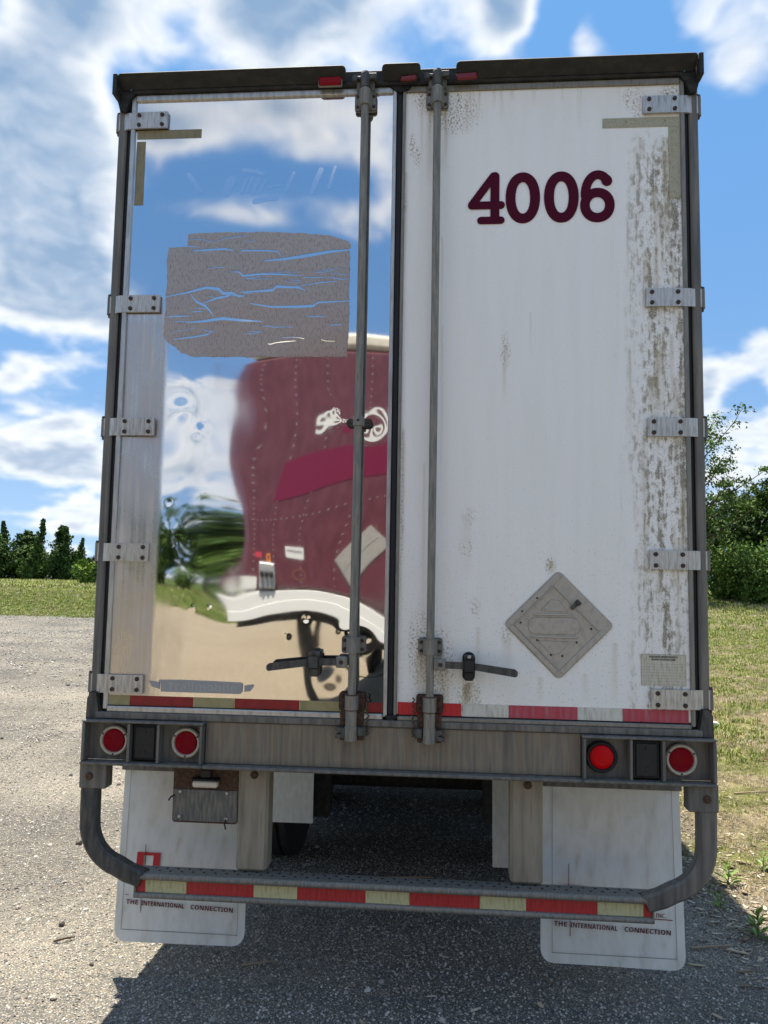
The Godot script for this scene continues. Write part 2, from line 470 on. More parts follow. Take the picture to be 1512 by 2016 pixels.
func make_ground() -> void:
	hill.seed = 8; hill.frequency = 0.08
	rough.seed = 9; rough.frequency = 1.6
	border.seed = 10; border.frequency = 0.55
	var xs := graded(-400.0, 400.0, [[-60.0, -14.0, 1.5], [-14.0, -4.0, 0.4], [-4.0, 5.0, 0.07], [5.0, 14.0, 0.3], [14.0, 60.0, 1.5]])
	var zs := graded(-400.0, 400.0, [[-60.0, -28.0, 1.0], [-28.0, -9.0, 0.4], [-9.0, 1.8, 0.07], [1.8, 12.0, 0.4], [12.0, 60.0, 1.0]])
	var tex := ground_textures()
	var track := noise(88, 0.35, FastNoiseLite.TYPE_SIMPLEX_SMOOTH, 3)
	var pos := PackedVector3Array()
	var nor := PackedVector3Array()
	var uvs := PackedVector2Array()
	var cols := PackedColorArray()
	var kinds := PackedFloat32Array()
	for z in zs:
		for x in xs:
			var y := ground_y(x, z)
			pos.append(Vector3(x, y, z))
			var e := 0.05
			nor.append(Vector3(y - ground_y(x + e, z), e, y - ground_y(x, z + e)).normalized())
			uvs.append(Vector2(x, z) / 0.72)
			var g := grassy(x, z)
			kinds.append(g)
			var t := track.get_noise_2d(x * 0.22, z * 0.9) * 0.5 + track.get_noise_2d(x * 1.3 + 40.0, z * 1.3) * 0.35
			var gravel := Color(0.275, 0.26, 0.235).lerp(Color(0.53, 0.485, 0.41), clampf(0.5 + 1.9 * t, 0.0, 1.0)).lerp(Color(0.66, 0.54, 0.38), 0.8 * smoothstep(3.0, 7.0, z))
			var straw := Color(0.40, 0.33, 0.21).lerp(Color(0.25, 0.26, 0.09), clampf(0.5 + 2.0 * track.get_noise_2d(x * 2.0, z * 2.0), 0.0, 1.0)) * (0.75 + 0.5 * clampf(0.5 + 1.5 * track.get_noise_2d(x * 5.0 + 9.0, z * 5.0), 0.0, 1.0))
			var lush := smoothstep(-26.0, -31.0, z) * (1.0 - smoothstep(2.0, 10.0, x)) + smoothstep(29.0, 33.0, z)
			straw = straw.lerp(Color(0.13, 0.19, 0.045), clampf(lush + 0.4 * smoothstep(-10.0, -34.0, z), 0.0, 1.0))
			cols.append(gravel.lerp(straw, clampf(g, 0.0, 1.0)))
	var nx := xs.size()
	var ia := PackedInt32Array()
	var ib := PackedInt32Array()
	for j in zs.size() - 1:
		for i in nx - 1:
			var k := j * nx + i
			var g: float = (kinds[k] + kinds[k + 1] + kinds[k + nx] + kinds[k + nx + 1]) * 0.25
			var q := [k, k + 1, k + nx + 1, k, k + nx + 1, k + nx]
			if g > 0.5: ib.append_array(q)
			else: ia.append_array(q)
	var m := StandardMaterial3D.new()
	m.albedo_texture = tex[0]
	m.vertex_color_use_as_albedo = true
	m.roughness = 0.95
	m.metallic_specular = 0.25
	m.heightmap_enabled = true
	m.heightmap_texture = tex[1]
	m.heightmap_scale = 0.6
	var gm := plain(Color.WHITE, 0.95)
	gm.vertex_color_use_as_albedo = true
	gm.metallic_specular = 0.2
	gm.albedo_texture = tex[0]
	for pair in [["gravel_yard", ia, m], ["grass_field", ib, gm]]:
		var arr := []
		arr.resize(Mesh.ARRAY_MAX)
		arr[Mesh.ARRAY_VERTEX] = pos; arr[Mesh.ARRAY_NORMAL] = nor; arr[Mesh.ARRAY_TEX_UV] = uvs; arr[Mesh.ARRAY_COLOR] = cols; arr[Mesh.ARRAY_INDEX] = pair[1]
		var am := ArrayMesh.new()
		am.add_surface_from_arrays(Mesh.PRIMITIVE_TRIANGLES, arr)
		var o := top(pair[0], am, pair[2], "", "", "", "structure")
		o.set_meta("label", "pale grey gravel yard around the trailers" if pair[0] == "gravel_yard" else "grass and straw field beside and beyond the gravel yard")
		o.set_meta("category", "ground")

const ICO := [[0, 11, 5], [0, 5, 1], [0, 1, 7], [0, 7, 10], [0, 10, 11], [1, 5, 9], [5, 11, 4], [11, 10, 2], [10, 7, 6], [7, 1, 8], [3, 9, 4], [3, 4, 2], [3, 2, 6], [3, 6, 8], [3, 8, 9], [4, 9, 5], [2, 4, 11], [6, 2, 10], [8, 6, 7], [9, 8, 1]]

func pebble(sd: int, squash: float) -> ArrayMesh:
	rng.seed = sd
	var t := 1.618
	var p := []
	for q in [[-1, t, 0], [1, t, 0], [-1, -t, 0], [1, -t, 0], [0, -1, t], [0, 1, t], [0, -1, -t], [0, 1, -t], [t, 0, -1], [t, 0, 1], [-t, 0, -1], [-t, 0, 1]]:
		p.append(Vector3(q[0], q[1], q[2]).normalized() * rng.randf_range(0.68, 1.12) * Vector3(1.0, squash, 0.85))
	var g := G.new()
	for f in ICO: g.flat(p[f[0]], p[f[1]], p[f[2]], p[f[0]] + p[f[1]] + p[f[2]])
	return g.done()

func scatter(called: String, label: String, category: String, m: Mesh, mat: Material, places: Array, tints: Array) -> void:
	var mm := MultiMesh.new()
	mm.transform_format = MultiMesh.TRANSFORM_3D
	mm.use_colors = true
	mm.mesh = m
	mm.instance_count = places.size()
	for i in places.size():
		mm.set_instance_transform(i, places[i])
		mm.set_instance_color(i, tints[i])
	var o := MultiMeshInstance3D.new()
	o.name = numbered(called)
	o.multimesh = mm
	o.material_override = mat
	add_child(o, true)
	o.set_meta("kind", "stuff")
	meta(o, label, category)

func make_gravel() -> void:
	var mat := plain(Color.WHITE, 0.9)
	mat.vertex_color_use_as_albedo = true
	mat.metallic_specular = 0.3
	var kinds := [pebble(1, 0.62), pebble(2, 0.5), pebble(3, 0.75)]
	var pl := [[], [], []]
	var ti := [[], [], []]
	rng.seed = 44
	var tones := [Color(0.39, 0.36, 0.305), Color(0.32, 0.30, 0.265), Color(0.26, 0.245, 0.228), Color(0.46, 0.42, 0.36), Color(0.36, 0.315, 0.255), Color(0.14, 0.136, 0.132), Color(0.54, 0.51, 0.455)]
	# x0, x1, z0, z1, count, smallest, largest
	for b in [[-3.4, 2.6, -2.6, 0.8, 90000, 0.0025, 0.0085], [-5.5, 3.0, -6.0, -2.6, 60000, 0.0035, 0.011], [-10.0, -1.0, -12.0, -5.0, 32000, 0.005, 0.015], [-16.0, -4.0, -22.0, -11.0, 16000, 0.010, 0.028], [-24.0, -9.0, -30.0, -20.0, 9000, 0.014, 0.036], [-3.0, 2.6, -2.6, 0.8, 420, 0.009, 0.020], [-7.0, 0.0, -9.0, -2.0, 600, 0.012, 0.026], [-14.0, -3.0, -20.0, -8.0, 700, 0.02, 0.045]]:
		for i in int(b[4]):
			var x := rng.randf_range(b[0], b[1])
			var z := rng.randf_range(b[2], b[3])
			var r: float = b[5] + (b[6] - b[5]) * pow(rng.randf(), 2.2)
			var k := rng.randi() % 3
			var turn := Basis.from_euler(Vector3(rng.randf_range(-0.5, 0.5), rng.randf() * TAU, rng.randf_range(-0.5, 0.5)))
			var tone: Color = tones[rng.randi() % tones.size()]
			var f := rng.randf_range(0.8, 1.15)
			if grassy(x, z) > 0.55 + rng.randf() * 0.4: continue
			pl[k].append(Transform3D(turn.scaled(Vector3(r, r, r)), Vector3(x, ground_y(x, z) + r * 0.15, z)))
			ti[k].append(Color(tone.r * f, tone.g * f, tone.b * f))
	for k in 3:
		scatter("gravel", ["angular grey and tan gravel stones spread over the yard", "flat pale gravel chips spread over the yard", "rounder gravel pebbles spread over the yard"][k], "gravel", kinds[k], mat, pl[k], ti[k])

func tuft(sd: int, blades: int, spread: float, bend: float, wide: float) -> ArrayMesh:
	rng.seed = sd
	var g := G.new()
	for i in blades:
		var a := rng.randf() * TAU
		var o := Vector3(rng.randf_range(-1, 1), 0, rng.randf_range(-1, 1)) * spread * 0.5
		var lean := Vector3(cos(a), 0, sin(a)) * bend * rng.randf_range(0.3, 1.2)
		var h := rng.randf_range(0.55, 1.0)
		var s := Vector3(-sin(a), 0, cos(a)) * wide
		var f := rng.randf_range(0.75, 1.2)
		g.col = Color(f, f, f)
		var mid := o + Vector3(0, h * 0.6, 0) + lean * 0.35
		var tip := o + Vector3(0, h, 0) + lean
		var up := Vector3(lean.x, 0.5, lean.z).normalized()
		g.tri(o - s, o + s, mid + s * 0.7, up, up, up)
		g.tri(o - s, mid + s * 0.7, mid - s * 0.7, up, up, up)
		g.tri(mid - s * 0.7, mid + s * 0.7, tip, up, up, up)
	return g.done()

func make_grass() -> void:
	var mat := leaf_material(Color.WHITE)
	mat.backlight = Color(0.5, 0.5, 0.25)
	var patch := noise(95, 0.9, FastNoiseLite.TYPE_SIMPLEX_SMOOTH, 3)
	var green := tuft(21, 12, 0.9, 0.5, 0.045)
	var dry := tuft(22, 12, 1.3, 1.1, 0.03)
	var pg := []
	var tg := []
	var pd := []
	var td := []
	rng.seed = 61
	# x0, x1, z0, z1, count, height
	for b in [[1.5, 6.5, -6.5, 0.2, 15000, 0.035], [2.0, 14.0, -22.0, -5.0, 26000, 0.075], [5.0, 32.0, -45.0, -20.0, 20000, 0.13], [-34.0, 6.0, -40.0, -29.5, 26000, 0.14], [-50.0, -4.0, -70.0, -39.0, 9000, 0.30], [-40.0, 12.0, 31.0, 44.0, 5000, 0.25]]:
		for i in int(b[4]):
			var x := rng.randf_range(b[0], b[1])
			var z := rng.randf_range(b[2], b[3])
			var q := rng.randf()
			var h: float = b[5] * rng.randf_range(0.5, 1.4)
			var a := rng.randf() * TAU
			var f := rng.randf_range(0.75, 1.25)
			var g := grassy(x, z)
			if g < 0.35 + 0.4 * rng.randf(): continue
			var lush := 0.46 + 0.2 * smoothstep(-9.0, -18.0, z) + 1.3 * patch.get_noise_2d(x, z) + 0.25 * smoothstep(-6.0, -25.0, z) - 0.55 * smoothstep(-6.5, -3.0, z)
			if z < -29.0 and x < 6.0 or z > 30.0: lush = 0.82 + 0.3 * patch.get_noise_2d(x, z)
			var t := Transform3D(Basis(Vector3.UP, a).scaled(Vector3(h, h, h)), Vector3(x, ground_y(x, z) - 0.004, z))
			if q < lush:
				pg.append(t)
				tg.append(Color(0.16, 0.24, 0.045).lerp(Color(0.34, 0.36, 0.10), rng.randf()) * f)
			else:
				pd.append(t)
				td.append(Color(0.42, 0.34, 0.22).lerp(Color(0.76, 0.67, 0.50), rng.randf()) * f)
	scatter("grass", "short green grass growing over the field and banks", "grass", green, mat, pg, tg)
	scatter("straw", "dry cut straw lying among the grass", "straw", dry, mat, pd, td)

# ---------------------------------------------------------------- the polished left door
# how far the sheet stands out at a grid of points, in tenths of a millimetre (a sheet buckled by loads and heat)
const DENT_W := 14
const DENT_H := 26
const DENTS := [
	0, 0, 0, 0, 0, -1, 0, 0, 0, 0, 0, 0, 0, 0,
	0, 0, -1, 0, 0, 0, 1, 0, -1, 0, 0, 0, 1, 1,
	0, 1, 3, 5, 6, 7, 8, 5, 2, 1, 1, 3, 6, 4,
	2, 12, 23, 30, 33, 39, 40, 31, 19, 8, 3, 11, 24, 1,
	5, 26, 46, 62, 59, 52, 54, 54, 45, 27, 17, 4, -25, -44,
	9, 36, 60, 73, 69, 44, 27, 49, 53, 43, 23, -19, -64, -78,
	12, 41, 67, 78, 67, 42, 32, 49, 49, 40, 10, -28, -57, -75,
	10, 38, 63, 71, 54, 35, 34, 56, 48, 30, 6, -19, -38, -53,
	4, 23, 38, 44, 37, 20, 19, 34, 29, 17, 3, -9, -19, -29,
	-5, -2, 1, 6, 10, -9, -17, -7, -2, -1, -2, -4, -6, -9,
	-16, -31, -41, -41, -31, -40, -55, -48, -32, -18, -8, -2, 1, 3,
	-25, -58, -89, -91, -64, -79, -95, -76, -51, -30, -14, -3, 4, 10,
	-33, -65, -90, -83, -59, -93, -100, -80, -57, -36, -19, -6, 4, 12,
	-35, -60, -73, -49, -34, -73, -80, -71, -55, -38, -23, -10, 1, 10,
	-30, -47, -61, -56, -50, -96, -102, -80, -58, -39, -27, -14, -3, 5,
	-24, -34, -43, -55, -74, -105, -112, -97, -67, -44, -27, -16, -11, -5,
	-22, -28, -31, -43, -66, -78, -81, -74, -55, -46, -30, -18, -17, -12,
	-21, -28, -30, -36, -57, -72, -66, -54, -47, -47, -31, -18, -18, -16,
	-19, -23, -24, -31, -43, -50, -48, -42, -36, -35, -26, -17, -16, -15,
	-16, -21, -22, -26, -36, -44, -41, -35, -33, -31, -22, -16, -16, -14,
	-13, -16, -18, -22, -28, -33, -32, -28, -25, -24, -18, -13, -13, -11,
	-11, -13, -13, -17, -22, -24, -23, -21, -20, -19, -15, -11, -11, -10,
	-9, -12, -12, -14, -18, -22, -20, -18, -18, -17, -13, -10, -10, -8,
	-8, -9, -9, -11, -13, -14, -14, -13, -12, -12, -10, -8, -8, -7,
	-6, -8, -8, -9, -12, -13, -12, -11, -12, -11, -9, -8, -7, -5,
	-4, -6, -7, -8, -9, -10, -10, -9, -9, -8, -7, -6, -5, -3,
]
const DX0 := -1.216
const DX1 := -0.024
const DY0 := 1.230
const DY1 := 3.968
const DIMPLES := [[-0.985, 2.105, 0.011, -0.9], [-0.935, 1.652, 0.009, 0.6], [-0.862, 1.650, 0.010, 0.8], [-0.79, 1.655, 0.008, 0.5], [-0.365, 1.612, 0.013, -1.1], [-0.452, 1.535, 0.016, 0.8], [-0.20, 1.56, 0.03, 1.2], [-0.12, 1.515, 0.045, -2.2], [-0.21, 2.47, 0.045, 2.0], [-0.10, 2.44, 0.05, -2.2], [-0.255, 2.535, 0.035, 1.6], [-0.885, 1.93, 0.008, 0.4], [-0.255, 1.36, 0.06, -1.8], [-0.09, 1.36, 0.06, 2.2], [-0.86, 2.42, 0.035, 1.4], [-0.95, 2.52, 0.05, -2.0], [-0.97, 1.97, 0.045, 2.4]]

func dent(x: float, y: float) -> float:
	var gx := clampf((x + 1.22) / 1.20 * (DENT_W - 3), 0.0, DENT_W - 3.001)
	var gy := clampf((y - 1.23) / 2.74 * (DENT_H - 3), 0.0, DENT_H - 3.001)
	var i := int(gx)
	var j := int(gy)
	var tx := gx - i
	var ty := gy - j
	var bx := [(1 - tx) ** 3, 3 * tx ** 3 - 6 * tx * tx + 4, -3 * tx ** 3 + 3 * tx * tx + 3 * tx + 1, tx ** 3]
	var by := [(1 - ty) ** 3, 3 * ty ** 3 - 6 * ty * ty + 4, -3 * ty ** 3 + 3 * ty * ty + 3 * ty + 1, ty ** 3]
	var s := 0.0
	for r in 4:
		var o := (j + r) * DENT_W + i
		s += by[r] * (bx[0] * DENTS[o] + bx[1] * DENTS[o + 1] + bx[2] * DENTS[o + 2] + bx[3] * DENTS[o + 3])
	s *= 0.0001 / 36.0
	for d in DIMPLES:
		var q: float = ((x - d[0]) ** 2 + (y - d[1]) ** 2) / (d[2] * d[2])
		if q < 6.0: s += d[3] * 0.0006 * exp(-q)
	s += wave.get_noise_2d(x, y) * 0.00006 * smoothstep(3.0, 2.4, y)
	return s

var wave := FastNoiseLite.new()

func sheet_mesh() -> ArrayMesh:
	wave.seed = 3; wave.frequency = 4.0; wave.fractal_octaves = 2
	var nx := 190
	var ny := 430
	var hs := PackedFloat32Array()
	hs.resize((nx + 1) * (ny + 1))
	var sx := (DX1 - DX0) / nx
	var sy := (DY1 - DY0) / ny
	for j in ny + 1:
		for i in nx + 1: hs[j * (nx + 1) + i] = dent(DX0 + sx * i, DY0 + sy * j)
	var pos := PackedVector3Array()
	var nor := PackedVector3Array()
	var uv := PackedVector2Array()
	var ix := PackedInt32Array()
	for j in ny + 1:
		for i in nx + 1:
			var k := j * (nx + 1) + i
			pos.append(Vector3(DX0 + sx * i, DY0 + sy * j, hs[k]))
			var l := hs[k - 1] if i > 0 else hs[k]
			var r := hs[k + 1] if i < nx else hs[k]
			var b := hs[k - nx - 1] if j > 0 else hs[k]
			var t := hs[k + nx + 1] if j < ny else hs[k]
			var ex := sx * ((1.0 if i > 0 else 0.0) + (1.0 if i < nx else 0.0))
			var ey := sy * ((1.0 if j > 0 else 0.0) + (1.0 if j < ny else 0.0))
			nor.append(Vector3(-(r - l) / ex, -(t - b) / ey, 1.0).normalized())
			uv.append(Vector2(float(i) / nx, 1.0 - float(j) / ny))
			if i < nx and j < ny: ix.append_array([k, k + nx + 1, k + nx + 2, k, k + nx + 2, k + 1])
	var arr := []
	arr.resize(Mesh.ARRAY_MAX)
	arr[Mesh.ARRAY_VERTEX] = pos; arr[Mesh.ARRAY_NORMAL] = nor; arr[Mesh.ARRAY_TEX_UV] = uv; arr[Mesh.ARRAY_INDEX] = ix
	var m := ArrayMesh.new()
	m.add_surface_from_arrays(Mesh.PRIMITIVE_TRIANGLES, arr)
	return m

func polished_material() -> StandardMaterial3D:
	var w := 448
	var h := 1024
	var st := noise(501, 1.0, FastNoiseLite.TYPE_SIMPLEX_SMOOTH, 4)
	var ca := PackedByteArray()
	var cr := PackedByteArray()
	ca.resize(w * h * 3); cr.resize(w * h * 3)
	for j in h:
		var y := DY1 + (DY0 - DY1) * (j + 0.5) / h
		for i in w:
			var x := DX0 + (DX1 - DX0) * (i + 0.5) / w
			var s := st.get_noise_2d(x * 34.0, y * 1.1)
			var f := st.get_noise_2d(x * 5.0 + 30.0, y * 3.0)
			# the strip behind the hinges has lost its polish; so has the lowest left part
			var strip := smoothstep(-1.010, -1.045, x + 0.006 * s) * smoothstep(3.04, 2.90, y + 0.05 * s)
			strip *= clampf(0.86 + 0.35 * s + 0.2 * f, 0.0, 1.0)
			var low := smoothstep(-0.88, -1.05, x + 0.08 * f) * smoothstep(1.75, 1.45, y) * 0.55
			var dull := clampf(maxf(strip, low), 0.0, 1.0)
			var hz := smoothstep(3.78, 3.95, y) * 0.28 + clampf(f * 0.10, 0.0, 1.0)
			var rough := 0.035 + (0.33 + 0.10 * f) * dull + 0.10 * hz
			var fade := clampf(dull * 0.9 + hz * 0.3, 0.0, 1.0)
			var c := Vector3(0.860, 0.860, 0.865).lerp(Vector3(0.70 + 0.13 * s + 0.06 * f, 0.675 + 0.12 * s + 0.06 * f, 0.66 + 0.11 * s + 0.07 * f), fade)
			var k := (j * w + i) * 3
			ca[k] = int(c.x * 255); ca[k + 1] = int(c.y * 255); ca[k + 2] = int(c.z * 255)
			cr[k] = 0; cr[k + 1] = int(clampf(rough, 0.0, 1.0) * 255); cr[k + 2] = int(clampf(1.0 - 0.28 * dull, 0.0, 1.0) * 255)
	var m := StandardMaterial3D.new()
	m.albedo_texture = ImageTexture.create_from_image(Image.create_from_data(w, h, false, Image.FORMAT_RGB8, ca))
	var orm := ImageTexture.create_from_image(Image.create_from_data(w, h, false, Image.FORMAT_RGB8, cr))
	m.roughness = 1.0
	m.roughness_texture = orm
	m.roughness_texture_channel = BaseMaterial3D.TEXTURE_CHANNEL_GREEN
	m.metallic = 1.0
	m.metallic_texture = orm
	m.metallic_texture_channel = BaseMaterial3D.TEXTURE_CHANNEL_BLUE
	m.texture_repeat = false
	return m

# the dried glue of a sign that was taken off, split by cracks
func residue_mesh() -> ArrayMesh:
	var edge := PackedVector2Array([Vector2(-0.948, 3.326), Vector2(-0.80, 3.330), Vector2(-0.62, 3.329), Vector2(-0.508, 3.324), Vector2(-0.40, 3.316), Vector2(-0.30, 3.305), Vector2(-0.215, 3.276), Vector2(-0.208, 3.255), Vector2(-0.214, 3.235), Vector2(-0.209, 3.21), Vector2(-0.211, 3.05), Vector2(-0.208, 2.93), Vector2(-0.213, 2.80), Vector2(-0.216, 2.752), Vector2(-0.40, 2.755), Vector2(-0.70, 2.757), Vector2(-0.90, 2.758), Vector2(-0.96, 2.776), Vector2(-0.99, 2.802), Vector2(-1.028, 2.826), Vector2(-1.046, 2.862), Vector2(-1.040, 3.0), Vector2(-1.043, 3.03), Vector2(-1.038, 3.08), Vector2(-1.043, 3.2), Vector2(-1.036, 3.262), Vector2(-0.955, 3.268)])
	rng.seed = 77
	var rag := PackedVector2Array()
	for i in edge.size():
		var a := edge[i]
		var b := edge[(i + 1) % edge.size()]
		var n := maxi(1, int(a.distance_to(b) / 0.012))
		for k in n: rag.append(a.lerp(b, float(k) / n) + Vector2(rng.randf_range(-1, 1), rng.randf_range(-1, 1)) * 0.0022)
	edge = rag
	var lines := []
	for i in 30:
		var px := rng.randf_range(-1.03, -0.28)
		var py := rng.randf_range(2.79, 3.30)
		var run := [[px, py]]
		for k in rng.randi_range(2, 5): run.append([run[-1][0] + rng.randf_range(0.015, 0.04), run[-1][1] + rng.randf_range(-0.008, 0.008)])
		lines.append([rng.randf_range(0.0008, 0.0028), run])
	var cracks := []
	for c in lines + [
		[0.007, [[-0.93, 3.246], [-0.86, 3.250], [-0.78, 3.254], [-0.74, 3.246]], 0.006], [0.005, [[-0.72, 3.225], [-0.70, 3.244], [-0.62, 3.243], [-0.54, 3.238], [-0.52, 3.215]], 0.005],
		[0.011, [[-0.60, 3.195], [-0.50, 3.202], [-0.40, 3.216], [-0.30, 3.232], [-0.19, 3.240]], 0.012], [0.006, [[-0.745, 3.147], [-0.71, 3.146], [-0.695, 3.128], [-0.60, 3.135], [-0.50, 3.130], [-0.43, 3.124]], 0.006],
		[0.010, [[-1.06, 3.032], [-0.95, 3.052], [-0.86, 3.076], [-0.80, 3.068], [-0.78, 3.048], [-0.74, 3.05], [-0.71, 3.034], [-0.68, 3.036]], 0.007], [0.009, [[-0.70, 3.053], [-0.62, 3.056], [-0.555, 3.060], [-0.54, 3.076], [-0.44, 3.070], [-0.41, 3.058]], 0.006],
		[0.008, [[-0.93, 3.046], [-0.90, 3.01], [-0.86, 2.992], [-0.83, 2.96], [-0.82, 2.938]], 0.006], [0.007, [[-0.87, 3.005], [-0.81, 3.026], [-0.76, 3.036], [-0.74, 3.05]], 0.005],
		[0.010, [[-0.94, 2.916], [-0.86, 2.922], [-0.78, 2.934], [-0.70, 2.925], [-0.60, 2.918]], 0.006], [0.004, [[-1.06, 2.940], [-0.98, 2.945], [-0.93, 2.945]], 0.003], [0.008, [[-0.66, 3.002], [-0.56, 2.984], [-0.45, 2.982], [-0.37, 2.985], [-0.35, 3.0], [-0.19, 3.006]], 0.005],
		[0.005, [[-1.0, 2.838], [-0.90, 2.850], [-0.84, 2.862], [-0.82, 2.884]], 0.003], [0.003, [[-0.45, 3.075], [-0.33, 3.092], [-0.27, 3.096]], 0.003], [0.003, [[-1.05, 3.272], [-0.95, 3.268], [-0.90, 3.265]], 0.002]]:
		var pts := PackedVector2Array()
		var lo := PackedVector2Array()
		var n: int = c[1].size()
		for i in n:
			var p := Vector2(c[1][i][0], c[1][i][1])
			var t: float = sin(PI * (i + 0.35) / (n - 0.3)) * c[0] * 0.62 + 0.0011
			pts.append(p + Vector2(0, t))
			lo.insert(0, p - Vector2(0, t))
		pts.append_array(lo)
		cracks.append(pts)
	var g := G.new()
	var st := 0.03
	var x := -1.08
	while x < -0.18:
		var y := 2.72
		while y < 3.36:
			var cell := PackedVector2Array([Vector2(x, y), Vector2(x + st, y), Vector2(x + st, y + st), Vector2(x, y + st)])
			var have: Array = Geometry2D.intersect_polygons(cell, edge)
			for c in cracks:
				var next := []
				for p in have: next.append_array(Geometry2D.clip_polygons(p, c))
				have = next
			for p in have:
				var ix := Geometry2D.triangulate_polygon(p)
				for i in range(0, ix.size(), 3):
					var q := []
					var m := []
					for k in 3:
						var w: Vector2 = p[ix[i + k]]
						var z := dent(w.x, w.y)
						q.append(Vector3(w.x, w.y, z + 0.0012))
						m.append(Vector3(-(dent(w.x + 0.004, w.y) - z) / 0.004, -(dent(w.x, w.y + 0.004) - z) / 0.004, 1.0).normalized())
					g.tri(q[0], q[1], q[2], m[0], m[1], m[2])
			y += st
		x += st
	return g.done()

# a flat strip that follows the buckled sheet
func strip_on_sheet(x0: float, x1: float, y0: float, y1: float, lift: float) -> ArrayMesh:
	var g := G.new()
	var nx := maxi(1, int((x1 - x0) / 0.03))
	var ny := maxi(1, int((y1 - y0) / 0.03))
	for i in nx:
		for j in ny:
			var q := []
			for k in [[0, 0], [1, 0], [1, 1], [0, 1]]:
				var x := lerpf(x0, x1, float(i + k[0]) / nx)
				var y := lerpf(y0, y1, float(j + k[1]) / ny)
				q.append(Vector3(x, y, dent(x, y) + lift))
			g.quad(q[0], q[1], q[2], q[3], Vector3.BACK)
	return g.done()

# ---------------------------------------------------------------- the white right door
func blot(x: float, y: float, b: Array) -> float:
	var dx: float = (x - b[0]) / b[2]
	var dy: float = (y - b[1]) / b[3]
	return maxf(0.0, 1.0 - dx * dx - dy * dy)

